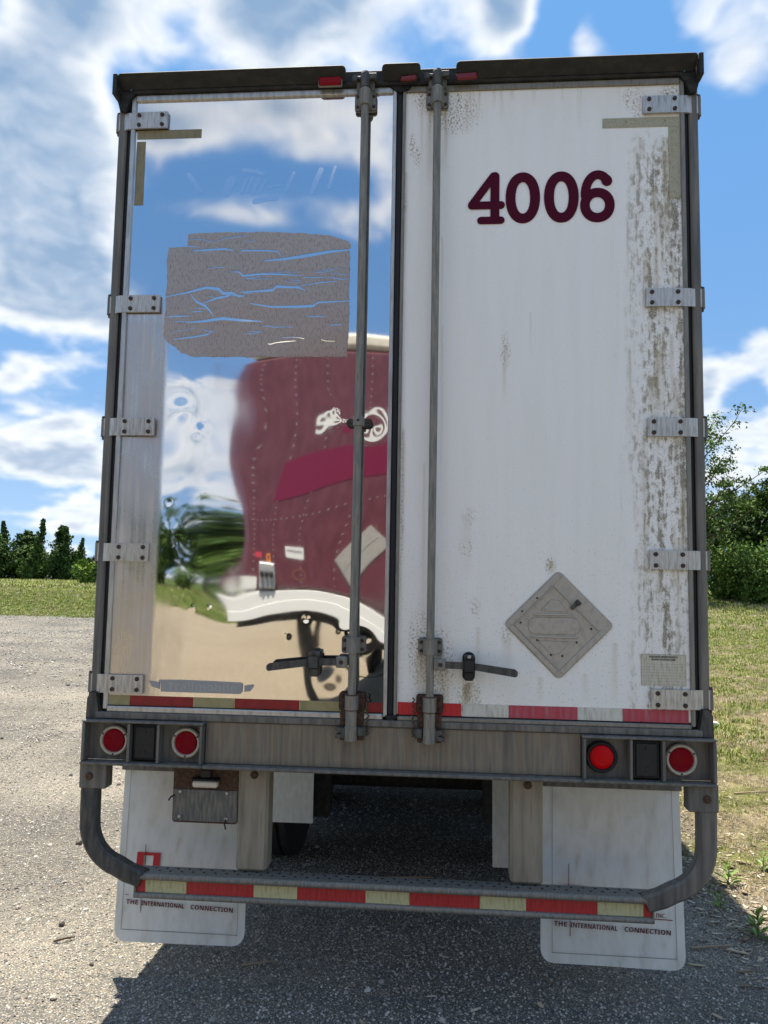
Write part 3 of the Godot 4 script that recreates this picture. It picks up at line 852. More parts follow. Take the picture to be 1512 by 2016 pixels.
func white_door_material() -> StandardMaterial3D:
	var w := 700
	var h := 1600
	var x0 := 0.026
	var x1 := 1.222
	var st := noise(601, 1.0, FastNoiseLite.TYPE_SIMPLEX_SMOOTH, 4)
	var sp := noise(602, 1.0, FastNoiseLite.TYPE_SIMPLEX, 3)
	var spots := [[0.10, 3.93, 0.05, 0.09, 0.9], [0.25, 3.86, 0.13, 0.12, 0.8], [0.13, 1.5, 0.07, 0.2, 1.0], [0.21, 1.42, 0.07, 0.20, 1.0], [0.325, 1.31, 0.06, 0.10, 1.1], [0.06, 3.72, 0.02, 0.07, 0.7], [0.08, 3.66, 0.02, 0.06, 0.7], [0.03, 3.45, 0.012, 0.05, 0.9], [0.35, 1.68, 0.03, 0.05, 0.6], [0.31, 1.93, 0.04, 0.05, 0.35], [0.32, 2.06, 0.04, 0.05, 0.4], [0.47, 2.78, 0.03, 0.10, 0.45], [0.66, 1.86, 0.03, 0.04, 0.8], [0.48, 1.57, 0.03, 0.06, 0.4], [1.18, 3.92, 0.06, 0.05, 1.0], [1.03, 3.90, 0.06, 0.08, 0.9], [1.06, 3.82, 0.05, 0.04, 0.6], [0.035, 2.1, 0.012, 0.4, 0.55]]
	# run-down stains: start, length, width, strength
	var runs := PackedFloat32Array()
	runs.resize(w * h)
	var drips := [[0.10, 3.95, 0.5, 0.006, 0.5], [0.135, 3.87, 0.35, 0.010, 0.9], [0.205, 3.87, 0.3, 0.008, 0.8], [0.30, 3.92, 0.18, 0.005, 0.5], [0.033, 3.6, 0.5, 0.006, 0.6], [0.038, 2.45, 0.9, 0.007, 0.7], [0.195, 3.3, 0.5, 0.004, 0.45], [0.20, 2.9, 0.7, 0.005, 0.4], [0.13, 2.3, 0.7, 0.006, 0.35], [0.125, 1.50, 0.22, 0.014, 1.0], [0.155, 1.47, 0.24, 0.010, 0.9], [0.205, 1.50, 0.25, 0.012, 1.0], [0.235, 1.44, 0.2, 0.010, 0.9], [0.325, 1.37, 0.13, 0.018, 1.1], [0.31, 1.36, 0.12, 0.008, 0.9], [0.36, 1.60, 0.2, 0.008, 0.5], [0.47, 2.80, 0.28, 0.007, 0.55], [0.58, 2.95, 0.2, 0.004, 0.4], [0.31, 2.08, 0.3, 0.012, 0.35], [0.665, 1.88, 0.06, 0.010, 0.9], [0.48, 1.56, 0.16, 0.014, 0.45], [0.62, 1.40, 0.12, 0.010, 0.4], [0.80, 1.42, 0.14, 0.010, 0.4], [0.92, 1.55, 0.25, 0.010, 0.45]]
	rng.seed = 88
	for k in 46:
		var rx := 1.222 - absf(rng.randfn(0.0, 0.11)) - 0.012
		drips.append([rx, rng.randf_range(1.9, 3.75), rng.randf_range(0.10, 0.5), rng.randf_range(0.003, 0.010), rng.randf_range(0.35, 0.9)])
	for k in 14: drips.append([rng.randf_range(0.3, 1.15), 3.96, rng.randf_range(0.05, 0.22), rng.randf_range(0.003, 0.008), rng.randf_range(0.2, 0.5)])
	for q in drips:
		var top_row := int((3.968 - q[1]) / 2.736 * h)
		var rows := int(q[2] / 2.736 * h)
		for j in range(maxi(0, top_row), mini(h, top_row + rows)):
			var t := float(j - top_row) / rows
			var wob: float = q[0] + 0.004 * st.get_noise_2d(q[0] * 90.0, j * 0.01)
			var half: float = q[3] * (1.0 + 0.6 * t)
			var amount: float = q[4] * smoothstep(0.0, 0.04, t) * pow(1.0 - t, 0.8)
			var c0 := int((wob - x0 - half * 2.2) / (x1 - x0) * w)
			var c1 := int((wob - x0 + half * 2.2) / (x1 - x0) * w)
			for i in range(maxi(0, c0), mini(w, c1 + 1)):
				var dx: float = (x0 + (x1 - x0) * (i + 0.5) / w - wob) / half
				runs[j * w + i] = minf(1.0, runs[j * w + i] + amount * exp(-dx * dx))
	var d := PackedByteArray()
	d.resize(w * h * 3)
	for j in h:
		var y := 3.968 + (1.232 - 3.968) * (j + 0.5) / h
		var lowd := smoothstep(2.4, 1.3, y)
		for i in w:
			var x := x0 + (x1 - x0) * (i + 0.5) / w
			var s := st.get_noise_2d(x * 38.0, y * 2.6)
			var s2 := st.get_noise_2d(x * 14.0 + 50.0, y * 1.2 + 9.0)
			var c := Vector3(0.84, 0.835, 0.815)
			var tint := clampf(0.10 + 0.30 * s2 + 0.30 * lowd, 0.0, 0.6)
			c = c.lerp(Vector3(0.745, 0.75, 0.70), tint)
			# stains run down from the hinges along the right edge
			var m := smoothstep(0.94, 1.12, x + 0.06 * s2) * smoothstep(3.80, 3.55, y) * (1.0 - 0.55 * smoothstep(1.9, 1.6, y) * smoothstep(1.15, 1.18, x))
			if m > 0.02:
				var wide := st.get_noise_2d(x * 20.0 + 11.0, y * 1.5)
				var thin := sp.get_noise_2d(x * 52.0, y * 5.0)
				var blotch := sp.get_noise_2d(x * 26.0 + 5.0, y * 17.0)
				c = c.lerp(Vector3(0.43, 0.385, 0.29), clampf(m * (0.20 + 0.9 * wide + 0.4 * thin + 0.7 * blotch), 0.0, 0.85))
				c = c.lerp(Vector3(0.19, 0.165, 0.12), smoothstep(0.10, 0.62, wide * 0.7 + thin * 0.5 + blotch * 0.8) * m * 0.75)
				c = c.lerp(Vector3(0.70, 0.68, 0.62), smoothstep(0.34, 0.55, sp.get_noise_2d(x * 130.0 + 70.0, y * 110.0) + 0.3 * blotch) * m * 0.7)
				c = c.lerp(Vector3(0.09, 0.08, 0.06), smoothstep(0.46, 0.62, sp.get_noise_2d(x * 120.0 - 20.0, y * 70.0) + 0.25 * wide) * m * 0.7)
			for b in spots:
				var q := blot(x, y, b)
				if q > 0.0:
					var k := sp.get_noise_2d(x * 75.0 + 20.0, y * 60.0) + 0.35 * s
					c = c.lerp(Vector3(0.42, 0.35, 0.22), clampf(q * b[4] * (0.25 + 0.8 * k), 0.0, 0.7))
					c = c.lerp(Vector3(0.07, 0.062, 0.05), smoothstep(0.34, 0.62, k - 0.3 * (1.0 - q)) * minf(1.0, q * 2.0) * minf(0.7, b[4]))
			var run := runs[j * w + i]
			if run > 0.01:
				c = c.lerp(Vector3(0.47, 0.40, 0.27), clampf(run * (0.75 + 0.5 * s), 0.0, 0.8))
				c = c.lerp(Vector3(0.20, 0.16, 0.10), smoothstep(0.62, 1.05, run + 0.35 * sp.get_noise_2d(x * 90.0, y * 40.0)) * 0.6)
			var fly := sp.get_noise_2d(x * 70.0 - 30.0, y * 60.0)
			c = c.lerp(Vector3(0.20, 0.19, 0.16), smoothstep(0.68, 0.78, fly) * (0.25 + 0.6 * lowd))
			var o := (j * w + i) * 3
			d[o] = int(pow(c.x, 1.0 / 2.2) * 255); d[o + 1] = int(pow(c.y, 1.0 / 2.2) * 255); d[o + 2] = int(pow(c.z, 1.0 / 2.2) * 255)
	var mat := StandardMaterial3D.new()
	mat.albedo_texture = ImageTexture.create_from_image(Image.create_from_data(w, h, false, Image.FORMAT_RGB8, d))
	mat.roughness = 0.34
	mat.metallic_specular = 0.4
	mat.texture_repeat = false
	return mat

func panel_mesh(x0: float, x1: float, y0: float, y1: float) -> ArrayMesh:
	var pos := PackedVector3Array()
	var nor := PackedVector3Array()
	var uv := PackedVector2Array()
	var ix := PackedInt32Array()
	var f := noise(71, 1.3, FastNoiseLite.TYPE_SIMPLEX_SMOOTH, 2)
	var nx := 30
	var ny := 70
	for j in ny + 1:
		for i in nx + 1:
			var x := lerpf(x0, x1, float(i) / nx)
			var y := lerpf(y0, y1, float(j) / ny)
			var z := f.get_noise_2d(x, y) * 0.0016
			pos.append(Vector3(x, y, z))
			nor.append(Vector3(-(f.get_noise_2d(x + 0.01, y) * 0.0016 - z) / 0.01, -(f.get_noise_2d(x, y + 0.01) * 0.0016 - z) / 0.01, 1.0).normalized())
			uv.append(Vector2(float(i) / nx, 1.0 - float(j) / ny))
			var k := j * (nx + 1) + i
			if i < nx and j < ny: ix.append_array([k, k + nx + 1, k + nx + 2, k, k + nx + 2, k + 1])
	var arr := []
	arr.resize(Mesh.ARRAY_MAX)
	arr[Mesh.ARRAY_VERTEX] = pos; arr[Mesh.ARRAY_NORMAL] = nor; arr[Mesh.ARRAY_TEX_UV] = uv; arr[Mesh.ARRAY_INDEX] = ix
	var m := ArrayMesh.new()
	m.add_surface_from_arrays(Mesh.PRIMITIVE_TRIANGLES, arr)
	return m

# the heavy round-cornered figures 4006; each is outlines put together, split where a figure has a hole
func stroke(pts: Array, half: float) -> PackedVector2Array:
	var p := PackedVector2Array()
	for q in pts: p.append(Vector2(q[0], q[1]))
	for i in p.size(): p[i] *= 1000.0
	var o: PackedVector2Array = Geometry2D.offset_polyline(p, half * 1000.0, Geometry2D.JOIN_ROUND, Geometry2D.END_ROUND)[0]
	for i in o.size(): o[i] *= 0.001
	return o

func ring(g: G, cx: float, cy: float, rx: float, ry: float, ix: float, iy: float, pw: float, z0: float, z1: float, ocx := 0.0, ocy := 0.0) -> void:
	var n := 48
	var o := []
	var i := []
	for k in n + 1:
		var a := TAU * k / n
		var ca := signf(cos(a)) * pow(absf(cos(a)), pw)
		var sa := signf(sin(a)) * pow(absf(sin(a)), pw)
		o.append(Vector2(cx + rx * ca, cy + ry * sa))
		i.append(Vector2(cx + ocx + ix * ca, cy + ocy + iy * sa))
	for k in n:
		g.quad(G.V3(o[k], z1), G.V3(o[k + 1], z1), G.V3(i[k + 1], z1), G.V3(i[k], z1), Vector3.BACK)
		var m := Vector3(o[k].x - cx, o[k].y - cy, 0)
		g.quad(G.V3(o[k], z0), G.V3(o[k + 1], z0), G.V3(o[k + 1], z1), G.V3(o[k], z1), m)
		g.quad(G.V3(i[k], z0), G.V3(i[k + 1], z0), G.V3(i[k + 1], z1), G.V3(i[k], z1), -m)

func figures(par: Node) -> void:
	var z0 := 0.001
	var z1 := 0.0035
	var g := G.new()
	# 4: slanted stroke, stem, bar, foot; laid in slices a hair apart in depth so that nothing lies in one plane
	var bits := [stroke([[0.418, 3.560], [0.324, 3.430]], 0.0175), stroke([[0.424, 3.559], [0.424, 3.362]], 0.0195), stroke([[0.324, 3.427], [0.450, 3.427]], 0.0175), stroke([[0.364, 3.358], [0.450, 3.358]], 0.0165)]
	var k := 0
	for b in bits:
		g.prism(b, z0, z1 + 0.0004 * k)
		k += 1
	part(par, "numeral", g.done(), M.maroon_print)
	for cx in [0.545, 0.711]:
		g = G.new()
		ring(g, cx, 3.458, 0.0745, 0.116, 0.0315, 0.072, 0.94, z0, z1)
		part(par, "numeral", g.done(), M.maroon_print)
	g = G.new()
	ring(g, 0.865, 3.418, 0.0735, 0.0775, 0.0325, 0.036, 0.96, z0, z1)
	var bow := []
	for i in 13:
		var t := i / 12.0
		var a := lerpf(PI * 1.02, PI * 0.30, t)
		bow.append([0.868 + 0.0545 * cos(a), 3.466 + 0.0895 * sin(a)])
	g.prism(stroke(bow, 0.0195), z0, z1 + 0.0004)
	g.prism(stroke([[0.9035, 3.532], [0.9065, 3.526]], 0.0225), z0, z1 + 0.0008)
	part(par, "numeral", g.done(), M.maroon_print)

func flap_mesh(x0: float, x1: float, y0: float, y1: float, z_top: float, z_bot: float, r: float, thick: float, shift: float) -> ArrayMesh:
	var g := G.new()
	var ny := 40
	var nx := 16
	var prev := []
	for j in ny + 1:
		var y := lerpf(y0, y1, pow(float(j) / ny, 1.5))
		var t := (y1 - y) / (y1 - y0)
		var ins := 0.0
		if y < y0 + r: ins = r - sqrt(maxf(0.0, r * r - (y0 + r - y) ** 2))
		var row := []
		for i in nx + 1:
			var x := lerpf(x0 + ins, x1 - ins, float(i) / nx) + shift * (1.0 - t)
			var z := lerpf(z_top, z_bot, t) + 0.006 * sin(x * 5.0 + 1.0) * t
			row.append(Vector3(x, y, z))
		if j > 0:
			for i in nx:
				g.quad(prev[i], prev[i + 1], row[i + 1], row[i], Vector3.BACK)
				var o := Vector3(0, 0, -thick)
				g.quad(prev[i] + o, prev[i + 1] + o, row[i + 1] + o, row[i] + o, Vector3.FORWARD)
			for e in [0, nx]:
				var o := Vector3(0, 0, -thick)
				g.quad(prev[e], row[e], row[e] + o, prev[e] + o, Vector3.LEFT if e == 0 else Vector3.RIGHT)
		else:
			for i in nx: g.quad(row[i], row[i + 1], row[i + 1] + Vector3(0, 0, -thick), row[i] + Vector3(0, 0, -thick), Vector3.DOWN)
		prev = row
	return g.done()

# ---------------------------------------------------------------- the white trailer
func bolt_head(par: Node, called: String, p: Vector3, r: float, mat: Material, label := "") -> void:
	var g := G.new()
	g.lathe(p, [Vector2(r, -0.001), Vector2(r, r * 0.45), Vector2(r * 0.72, r * 0.75), Vector2(0.0, r * 0.8)], 8)
	part(par, called, g.done(), mat, label)

func make_hinge(tr: Node3D, y: float, side: float) -> void:
	var g := G.new()
	var hh := 0.039
	# strap plate on the door, neck, bent step back to the knuckle
	var prof := [[1.062, 0.017], [1.2155, 0.017], [1.219, 0.0125], [1.248, 0.0125], [1.272, 0.003], [1.296, 0.004], [1.302, -0.004]]
	for i in prof.size() - 1:
		var a: Array = prof[i]
		var b: Array = prof[i + 1]
		var p := [Vector3(side * a[0], y - hh, a[1]), Vector3(side * b[0], y - hh, b[1]), Vector3(side * b[0], y + hh, b[1]), Vector3(side * a[0], y + hh, a[1])]
		g.quad(p[0], p[1], p[2], p[3], Vector3.BACK)
		var o := Vector3(0, 0, -0.011)
		g.quad(p[3], p[2], p[2] + o, p[3] + o, Vector3.UP)
		g.quad(p[0], p[1], p[1] + o, p[0] + o, Vector3.DOWN)
	g.quad(Vector3(side * 1.062, y - hh, 0.017), Vector3(side * 1.062, y + hh, 0.017), Vector3(side * 1.062, y + hh, 0.002), Vector3(side * 1.062, y - hh, 0.002), Vector3(-side, 0, 0))
	g.quad(Vector3(side * 1.302, y - hh, -0.004), Vector3(side * 1.302, y + hh, -0.004), Vector3(side * 1.302, y + hh, -0.05), Vector3(side * 1.302, y - hh, -0.05), Vector3(side, 0, 0))
	var h := part(tr, "hinge", g.done(), M.alu)
	g = G.new()
	g.cyl(Vector3(side * 1.297, y - 0.041, -0.018), Vector3(side * 1.297, y + 0.041, -0.018), 0.019, 12)
	part(h, "knuckle", g.done(), M.frame)
	g = G.new()
	g.cyl(Vector3(side * 1.297, y + 0.041, -0.016), Vector3(side * 1.297, y + 0.050, -0.016), 0.017, 10)
	part(h, "hinge_pin", g.done(), M.bolt)
	g = G.new()
	g.cyl(Vector3(side * 1.297, y - 0.054, -0.016), Vector3(side * 1.297, y - 0.041, -0.016), 0.013, 10)
	part(h, "hinge_pin", g.done(), M.bolt)
	for bx in [1.087, 1.195]:
		for by in [-0.023, 0.023]:
			bolt_head(h, "bolt", Vector3(side * bx, y + by, 0.017), 0.0095, M.bolt)

func clamp_bracket(rod: Node, x: float, y0: float, y1: float, half: float, zf: float, mat: Material, called: String, pts: Array) -> void:
	var g := G.new()
	g.prism(round_rect(x - half, x + half, y0, y1, minf(0.012, (y1 - y0) * 0.4)), 0.008, 0.022, 0.002)
	var ry := (y1 - y0) * 0.5
	var n := 12
	var prev := []
	for k in n + 1:                     # the saddle that holds the rod
		var a := PI * k / n
		var p := Vector2(x - cos(a) * 0.030, 0.022 + sin(a) * (zf - 0.022))
		if k > 0:
			var q: Vector2 = prev[0]
			var o := Vector3(p.x + q.x - 2 * x, 0, (p.y + q.y) * 0.5 - 0.022)
			g.quad(Vector3(q.x, (y0 + y1) / 2 - ry * 0.86, q.y), Vector3(p.x, (y0 + y1) / 2 - ry * 0.86, p.y), Vector3(p.x, (y0 + y1) / 2 + ry * 0.86, p.y), Vector3(q.x, (y0 + y1) / 2 + ry * 0.86, q.y), o)
			g.quad(Vector3(q.x, (y0 + y1) / 2 + ry * 0.86, q.y), Vector3(p.x, (y0 + y1) / 2 + ry * 0.86, p.y), Vector3(p.x, (y0 + y1) / 2 + ry * 0.86, 0.022), Vector3(q.x, (y0 + y1) / 2 + ry * 0.86, 0.022), Vector3.UP)
			g.quad(Vector3(q.x, (y0 + y1) / 2 - ry * 0.86, q.y), Vector3(p.x, (y0 + y1) / 2 - ry * 0.86, p.y), Vector3(p.x, (y0 + y1) / 2 - ry * 0.86, 0.022), Vector3(q.x, (y0 + y1) / 2 - ry * 0.86, 0.022), Vector3.DOWN)
		prev = [p]
	var b := part(rod, called, g.done(), mat)
	for p in pts: bolt_head(b if rod.get_parent() == self else rod, "bolt", Vector3(x + p[0], p[1], 0.022), 0.0075, M.bolt)

func make_lock_rod(tr: Node3D, x: float, xb: float, side: float) -> void:
	var g := G.new()
	var z := 0.052
	g.tube([Vector3(x, 4.005, z), Vector3(x, 3.0, z), Vector3(lerpf(x, xb, 0.5), 2.0, z), Vector3(xb, 1.12, z)], [0.0168], 18)
	var rod := part(tr, "lock_rod", g.done(), M.galv)
	clamp_bracket(rod, x, 3.868, 3.955, 0.049, 0.078, M.galv, "bracket", [[-0.037, 3.888], [0.037, 3.888], [-0.037, 3.936], [0.037, 3.936]])
	# upper cam in its keeper
	g = G.new()
	g.cyl(Vector3(x, 3.955, z), Vector3(x, 4.018, z), 0.0225, 14)
	g.lathe(Vector3(x, 4.018, z), [Vector2(0.0225, 0.0), Vector2(0.019, 0.010), Vector2(0.0, 0.013)], 14, Vector3.UP)
	g.bb(x + 0.012, x + 0.052, 3.992, 4.018, 0.038, 0.068, 0.003)
	g.bb(x - 0.052, x - 0.012, 3.998, 4.012, 0.036, 0.058, 0.003)
	g.cyl(Vector3(x - 0.046, 3.990, 0.05), Vector3(x - 0.046, 4.014, 0.05), 0.013, 10)
	part(rod, "cam", g.done(), M.dark_steel)
	g = G.new()
	g.bb(x - 0.040, x + 0.040, 3.955, 4.000, 0.031, 0.040, 0.003)
	part(rod, "cam_keeper", g.done(), M.frame)
	if side < 0.0:
		g = G.new()
		g.prism(round_rect(x - 0.056, x + 0.056, 2.436, 2.472, 0.017), 0.012, 0.028, 0.003)
		var mid := part(rod, "bracket", g.done(), M.dark_steel)
		g = G.new()
		g.cyl(Vector3(x, 2.434, z), Vector3(x, 2.474, z), 0.0235, 16)
		g.bb(x - 0.024, x + 0.024, 2.436, 2.472, 0.026, 0.055, 0.003)
		part(rod, "rod_clamp", g.done(), M.galv)
		for s in [-0.04, 0.04]: bolt_head(rod, "bolt", Vector3(x + s, 2.454, 0.028), 0.007, M.bolt)
		bolt_head(rod, "bolt", Vector3(x, 2.456, 0.0745), 0.006, M.bolt)
	clamp_bracket(rod, xb, 1.474, 1.546, 0.050, 0.079, M.galv, "bracket", [[-0.038, 1.492], [0.038, 1.492], [-0.038, 1.528], [0.038, 1.528]])
	clamp_bracket(rod, xb, 1.238, 1.314, 0.056, 0.079, M.rust, "bracket", [[-0.042, 1.256], [0.042, 1.256], [-0.042, 1.296], [0.042, 1.296]])
	g = G.new()
	g.cyl(Vector3(xb, 1.248, z), Vector3(xb, 1.305, z), 0.0275, 16)
	g.cyl(Vector3(xb, 1.178, z), Vector3(xb, 1.248, z), 0.0235, 16)
	g.cyl(Vector3(xb, 1.122, z), Vector3(xb, 1.180, z), 0.0265, 16)
	part(rod, "rod_sleeve", g.done(), M.galv)
	# lower cam: a block on the inner side, a forked jaw on the outer
	g = G.new()
	g.bb(xb - side * 0.028, xb - side * 0.062, 1.142, 1.178, 0.03, 0.066, 0.004)
	g.prism(PackedVector2Array([Vector2(xb + side * 0.022, 1.135), Vector2(xb + side * 0.066, 1.132), Vector2(xb + side * 0.060, 1.146), Vector2(xb + side * 0.034, 1.152), Vector2(xb + side * 0.064, 1.166), Vector2(xb + side * 0.062, 1.178), Vector2(xb + side * 0.022, 1.172)]), 0.03, 0.064, 0.002)
	part(rod, "cam", g.done(), M.dark_steel)
	g = G.new()
	g.bb(xb - 0.050, xb + 0.050, 1.118, 1.236, 0.016, 0.027, 0.004)
	part(rod, "cam_keeper", g.done(), M.rust)
	# chain on the inner side
	g = G.new()
	for k in 9:
		var yy := 1.30 - k * 0.0175
		var cx := xb - side * (0.066 + 0.003 * sin(k * 1.9))
		g.tube([Vector3(cx - 0.004, yy, 0.035), Vector3(cx + 0.004, yy - 0.008, 0.041), Vector3(cx - 0.003, yy - 0.017, 0.036)], [0.0032], 6)
	part(rod, "chain", g.done(), M.rust)
	# handle: pivot block, flat lever, hasp that holds it
	var s := side
	g = G.new()
	g.bb(xb + s * 0.020, xb + s * 0.066, 1.418, 1.464, 0.034, 0.076, 0.004)
	part(rod, "handle_pivot", g.done(), M.galv)
	bolt_head(rod, "bolt", Vector3(xb + s * 0.043, 1.441, 0.076), 0.009, M.bolt)
	g = G.new()
	var drop := 0.022
	var pl := PackedVector2Array([Vector2(xb + s * 0.064, 1.455), Vector2(xb + s * 0.17, 1.452), Vector2(xb + s * 0.345, 1.452 - drop), Vector2(xb + s * 0.356, 1.443 - drop), Vector2(xb + s * 0.356, 1.427 - drop), Vector2(xb + s * 0.348, 1.420 - drop), Vector2(xb + s * 0.17, 1.424), Vector2(xb + s * 0.064, 1.427)])
	g.prism(pl, 0.062, 0.076, 0.003)
	part(rod, "handle", g.done(), M.dark_steel)
	g = G.new()
	var hx := xb + s * 0.160
	g.prism(round_rect(hx - 0.026, hx + 0.026, 1.372, 1.490, 0.024), 0.003, 0.016, 0.003)
	g.prism(round_rect(hx - 0.023, hx + 0.023, 1.414, 1.466, 0.008), 0.077, 0.088, 0.003)
	g.bb(hx - 0.020, hx + 0.020, 1.458, 1.480, 0.014, 0.080, 0.003)
	g.bb(hx - 0.018, hx + 0.018, 1.376, 1.412, 0.014, 0.046, 0.004)
	part(rod, "hasp", g.done(), M.black_plastic if s > 0.0 else M.dark_steel)
	bolt_head(rod, "bolt", Vector3(hx, 1.476, 0.080), 0.008, M.rust if s < 0.0 else M.bolt_bright)

func tail_light(tr: Node3D, x: float, y: float, z: float, dark_rim: bool) -> void:
	var g := G.new()
	g.lathe(Vector3(x, y, z), [Vector2(0.047, 0.004), Vector2(0.052, 0.013), Vector2(0.058, 0.014), Vector2(0.0625, 0.009), Vector2(0.064, 0.0)], 36)
	var t := part(tr, "tail_light", g.done(), M.rubber if dark_rim else M.lamp_rim, "red light with a black rubber rim" if dark_rim else "")
	g = G.new()
	g.lathe(Vector3(x, y, z), [Vector2(0.048, 0.006), Vector2(0.046, 0.011), Vector2(0.034, 0.0165), Vector2(0.017, 0.0185), Vector2(0.016, 0.0176), Vector2(0.0, 0.0186)] if dark_rim else lens_rings(), 36)
	part(t, "lens", g.done(), M.lens_bright if dark_rim else M.lens)
	if not dark_rim:
		for a in [0.5, 2.6, 4.7]: bolt_head(t, "screw", Vector3(x + 0.0555 * cos(a), y + 0.0555 * sin(a), z + 0.0125), 0.0042, M.bolt)

func light_box(tr: Node3D, s: float) -> void:
	var g := G.new()
	var zf := 0.055
	var zb := -0.004
	var y0 := 1.000
	var y1 := 1.172
	var xi := 0.783
	g.bb(s * xi, s * 1.303, y0, y1, zb - 0.02, zb)                                   # back plate
	g.bb(s * (xi - 0.004), s * 1.305, y1 - 0.010, y1, zb + 0.001, zf, 0.003)                    # top lip
	g.bb(s * (xi - 0.004), s * 1.305, y0 - 0.012, y0, zb + 0.001, zf + 0.004, 0.003)            # bottom lip
	g.bb(s * xi, s * (xi + 0.011), y0 + 0.001, y1 - 0.011, zb + 0.001, zf - 0.002, 0.003)
	g.bb(s * 1.290, s * 1.3035, y0 + 0.001, y1 - 0.011, zb + 0.001, zf - 0.002, 0.003)
	for x in [0.972, 1.100]: g.bb(s * (x - 0.006), s * (x + 0.006), y0 + 0.001, y1 - 0.011, zb + 0.001, zf - 0.004, 0.002)
	var b := part(tr, "light_box", g.done(), M.frame)
	g = G.new()
	g.bb(s * 0.981, s * 1.091, y0 + 0.004, y1 - 0.014, zb + 0.002, zb + 0.030, 0.006)
	g.bb(s * 0.992, s * 1.080, y0 + 0.014, y1 - 0.024, zb + 0.028, zb + 0.036, 0.004)
	var p := part(b, "blank_cover", g.done(), M.black_plastic)
	for yy in [1.045, 1.125]: bolt_head(b, "screw", Vector3(s * 1.036, yy, zb + 0.036), 0.006, M.bolt)
	tail_light(tr, s * 1.176, 1.083, 0.008, false)
	tail_light(tr, s * 0.862, 1.083, 0.008, s > 0.0)

func guard_tube(tr: Node3D, s: float) -> void:
	# a rounded square tube: down from the bumper, then bent in to the end of the guard bar
	var path := [Vector3(s * 1.272, 0.965, 0.0), Vector3(s * 1.272, 0.86, 0.0), Vector3(s * 1.271, 0.77, 0.0)]
	for k in 11:
		var a := lerpf(0.0, PI * 0.40, k / 10.0)
		path.append(Vector3(s * (1.270 - 0.185 * (1.0 - cos(a))), 0.742 - 0.185 * sin(a), 0.0))
	path.append(Vector3(s * 1.092, 0.538, -0.004))
	path.append(Vector3(s * 1.035, 0.512, -0.022))
	var g := G.new()
	var hw := 0.0365
	var c := [Vector2(-1, -0.7), Vector2(-0.7, -1), Vector2(0.7, -1), Vector2(1, -0.7), Vector2(1, 0.7), Vector2(0.7, 1), Vector2(-0.7, 1), Vector2(-1, 0.7)]
	var prev := []
	for i in path.size():
		var t: Vector3 = (path[mini(i + 1, path.size() - 1)] - path[maxi(i - 1, 0)]).normalized()
		var w := Vector3(-t.y, t.x, 0)
		var r := []
		for q in c: r.append(path[i] + w * q.x * hw + Vector3(0, 0, q.y * 0.030))
		if i > 0:
			for k in 8:
				var k2 := (k + 1) % 8
				var o: Vector3 = (r[k] + r[k2]) * 0.5 - path[i]
				g.quad(prev[k], prev[k2], r[k2], r[k], o)
		prev = r
	var o := part(tr, "guard_tube", g.done(), M.dark_steel if s < 0.0 else M.frame)
	g = G.new()
	g.bb(s * 1.196, s * 1.313, 0.885, 0.990, -0.036, 0.034, 0.004)
	part(o, "mounting_plate", g.done(), M.frame)
	bolt_head(o, "bolt", Vector3(s * 1.268, 0.937, 0.034), 0.016, M.rust)

func wheel(tr: Node3D, x: float, z: float, inner: bool) -> void:
	var g := G.new()
	var prof := []
	for q in [[0.29, -0.10], [0.33, -0.125], [0.42, -0.135], [0.485, -0.118], [0.505, -0.09], [0.505, -0.05], [0.492, -0.046], [0.492, -0.034], [0.505, -0.03], [0.505, 0.03], [0.492, 0.034], [0.492, 0.046], [0.505, 0.05], [0.505, 0.09], [0.485, 0.118], [0.42, 0.135], [0.33, 0.125], [0.29, 0.10]]: prof.append(Vector2(q[0], q[1]))
	g.lathe(Vector3.ZERO, prof, 30, Vector3.RIGHT)
	var w := part(tr, "tyre", g.done(), M.tyre)
	w.position = Vector3(x, 0.502, z)
	g = G.new()
	g.lathe(Vector3.ZERO, [Vector2(0.295, -0.10), Vector2(0.27, -0.07), Vector2(0.25, 0.0), Vector2(0.12, 0.02), Vector2(0.1, 0.05), Vector2(0.0, 0.06)], 24, Vector3.RIGHT)
	part(w, "rim", g.done(), M.galv)

